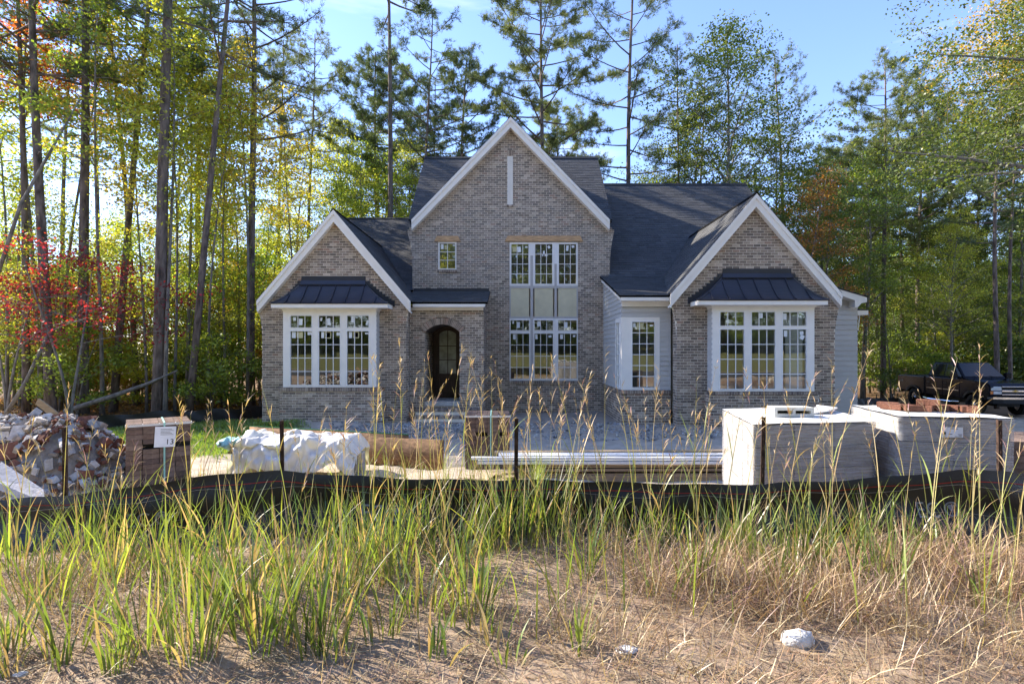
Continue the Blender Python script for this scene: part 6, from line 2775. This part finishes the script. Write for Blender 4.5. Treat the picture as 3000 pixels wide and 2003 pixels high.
# flat litter of broken straw on the bare soil
n = 15000
y = rgs.uniform(2.2, 4.2, n)
x = rgs.uniform(-1.1, 1.1, n) * y
base = np.stack([x, y, gz(x, y) + rgs.uniform(.0, .018, n)], 1)
col = np.array(straw_pal)[rgs.randint(0, len(straw_pal), n)] * rgs.uniform(.6, 1.25, (n, 1))
v, q, c, t = blades(base, rgs.uniform(0, 6.28, n), rgs.uniform(1.38, 1.62, n), rgs.normal(0, .12, n), rgs.uniform(.05, .2, n), rgs.uniform(.002, .006, n), col, 3)
pp.append((v, q, c))
V, Q, C = join(pp)
o = np_mesh('dry_grass', V, Q, MT['straw'], col=C, smooth=True)
tag(o, 'matted dry grass and straw over the road bank', None, None, 'stuff')

# flowering stems with drooping seed heads
pp = []
stems = []
for i in range(135):
    t = rgs.uniform(0, 1)
    if t < .50:
        px, Y = rgs.uniform(1050, 2050), rgs.uniform(3.3, 4.9)
        h = rgs.uniform(.95, 1.55)
    elif t < .75:
        px, Y = rgs.uniform(0, 1050), rgs.uniform(3.1, 4.7)
        h = rgs.uniform(.75, 1.35)
    else:
        px, Y = rgs.uniform(2050, 3000), rgs.uniform(3.2, 4.6)
        h = rgs.uniform(.8, 1.5)
    stems.append((PX(px, Y), Y, h))
for px, Y, h in ((2400, 3.5, 1.62), (2290, 3.6, 1.40), (1900, 3.8, 1.45), (1460, 4.0, 1.60), (1290, 4.1, 1.45), (1340, 4.2, 1.55), (1770, 3.9, 1.58), (2720, 3.3, 1.5), (2870, 3.4, 1.62), (2960, 3.2, 1.45),
                 (1100, 4.3, 1.5), (1180, 4.2, 1.6), (2030, 3.9, 1.35), (1610, 4.2, 1.5), (560, 4.0, 1.25), (860, 4.1, 1.3)):
    stems.append((PX(px, Y), Y, h))
st = np.array(stems)
n = len(st)
base = np.stack([st[:, 0], st[:, 1], gz(st[:, 0], st[:, 1]) - .01], 1)
az_ = rgs.uniform(0, 6.28, n)
lean = np.abs(rgs.normal(.07, .07, n))
curv = np.abs(rgs.normal(.12, .28, n))
K = 10
g = rgs.uniform(0, 1, n)[:, None]
scol = (1 - g) * np.array([.46, .36, .18]) + g * np.array([.30, .33, .10])
v, q, c, tip = blades(base, az_, lean, curv, st[:, 2], np.full(n, .0052), scol, K)
pp.append((v, q, c))
Vs = v.reshape(n, K + 1, 2, 3).mean(2)
hb, ha, hl, hle, hc = [], [], [], [], []
for i in range(n):
    nbp = rgs.randint(9, 19)
    for j in range(nbp):
        s = 1 - .30 * rgs.uniform(0, 1) ** 1.1
        f = s * K
        k0 = min(int(f), K - 1)
        p = Vs[i, k0] + (Vs[i, k0 + 1] - Vs[i, k0]) * (f - k0)
        hb.append(p)
        side_ = rgs.choice((-1, 1))
        ha.append(az_[i] + side_ * rgs.uniform(.2, 1.6))
        hl.append(rgs.uniform(.035, .12) * (1.25 - .7 * (s - .7) / .3))
        hle.append(rgs.uniform(.25, .8))
        hc.append((np.array([.50, .38, .22]) if rgs.rand() < .8 else np.array([.33, .19, .18])) * rgs.uniform(.75, 1.25))
hb, ha, hl, hle, hc = np.array(hb), np.array(ha), np.array(hl), np.array(hle), np.array(hc)
v, q, c, t = blades(hb, ha, hle, np.abs(rgs.normal(.6, .5, len(hb))), hl, rgs.uniform(.003, .0065, len(hb)), hc, 4)
pp.append((v, q, c))
# long leaves along the stems
m = n * 2
ii_ = rgs.randint(0, n, m)
f = rgs.uniform(.1, .6, m) * K
k0 = f.astype(int)
p = Vs[ii_, k0] + (Vs[ii_, k0 + 1] - Vs[ii_, k0]) * (f - k0)[:, None]
col = np.where(rgs.uniform(0, 1, m)[:, None] < .55, np.array([.24, .30, .07]), np.array([.44, .34, .17])) * rgs.uniform(.8, 1.2, (m, 1))
v, q, c, t = blades(p, rgs.uniform(0, 6.28, m), rgs.uniform(.15, .5, m), np.abs(rgs.normal(.6, .5, m)), rgs.uniform(.15, .42, m), rgs.uniform(.004, .009, m), col, 5)
pp.append((v, q, c))
V, Q, C = join(pp)
o = np_mesh('seed_grass', V, Q, MT['straw'], col=C, smooth=True)
tag(o, 'tall tawny grass stems with seed heads along the silt fence', None, None, 'stuff')

# lawn blades beside the house
n = 60000
x = rgs.uniform(-15.5, -4.4, n)
y = rgs.uniform(10.2, 18.2, n)
keep = rgs.uniform(0, 1, n) < lawn_mask(x, y)
x, y = x[keep], y[keep]
n = len(x)
base = np.stack([x, y, gz(x, y) - .01], 1)
col = np.array([.17, .27, .04]) * rgs.uniform(.7, 1.35, (n, 1))
v, q, c, t = blades(base, rgs.uniform(0, 6.28, n), rgs.uniform(.1, .6, n), rgs.uniform(0, .5, n), rgs.uniform(.06, .13, n), rgs.uniform(.010, .020, n), col, 2)
o = np_mesh('lawn_grass', v, q, MT['grass'], col=c)
tag(o, 'short bright green lawn beside the house', None, None, 'stuff')

# fallen leaves on the woodland floor
n = 9000
x = rgs.uniform(-26, -8.6, n)
y = rgs.uniform(17.4, 30, n)
P_ = np.stack([x, y, gz(x, y) + .02], 1)
lm = leaves_mesh('fallen_leaves', P_, .07, rgs, flat=2.5)
o = bpy.data.objects.new('fallen_leaves', lm)
COL.objects.link(o)
lm.materials.append(MT['leaf'])
o.color = (.34, .20, .09, 1)
tag(o, 'brown fallen leaves over the woodland floor', None, None, 'stuff')
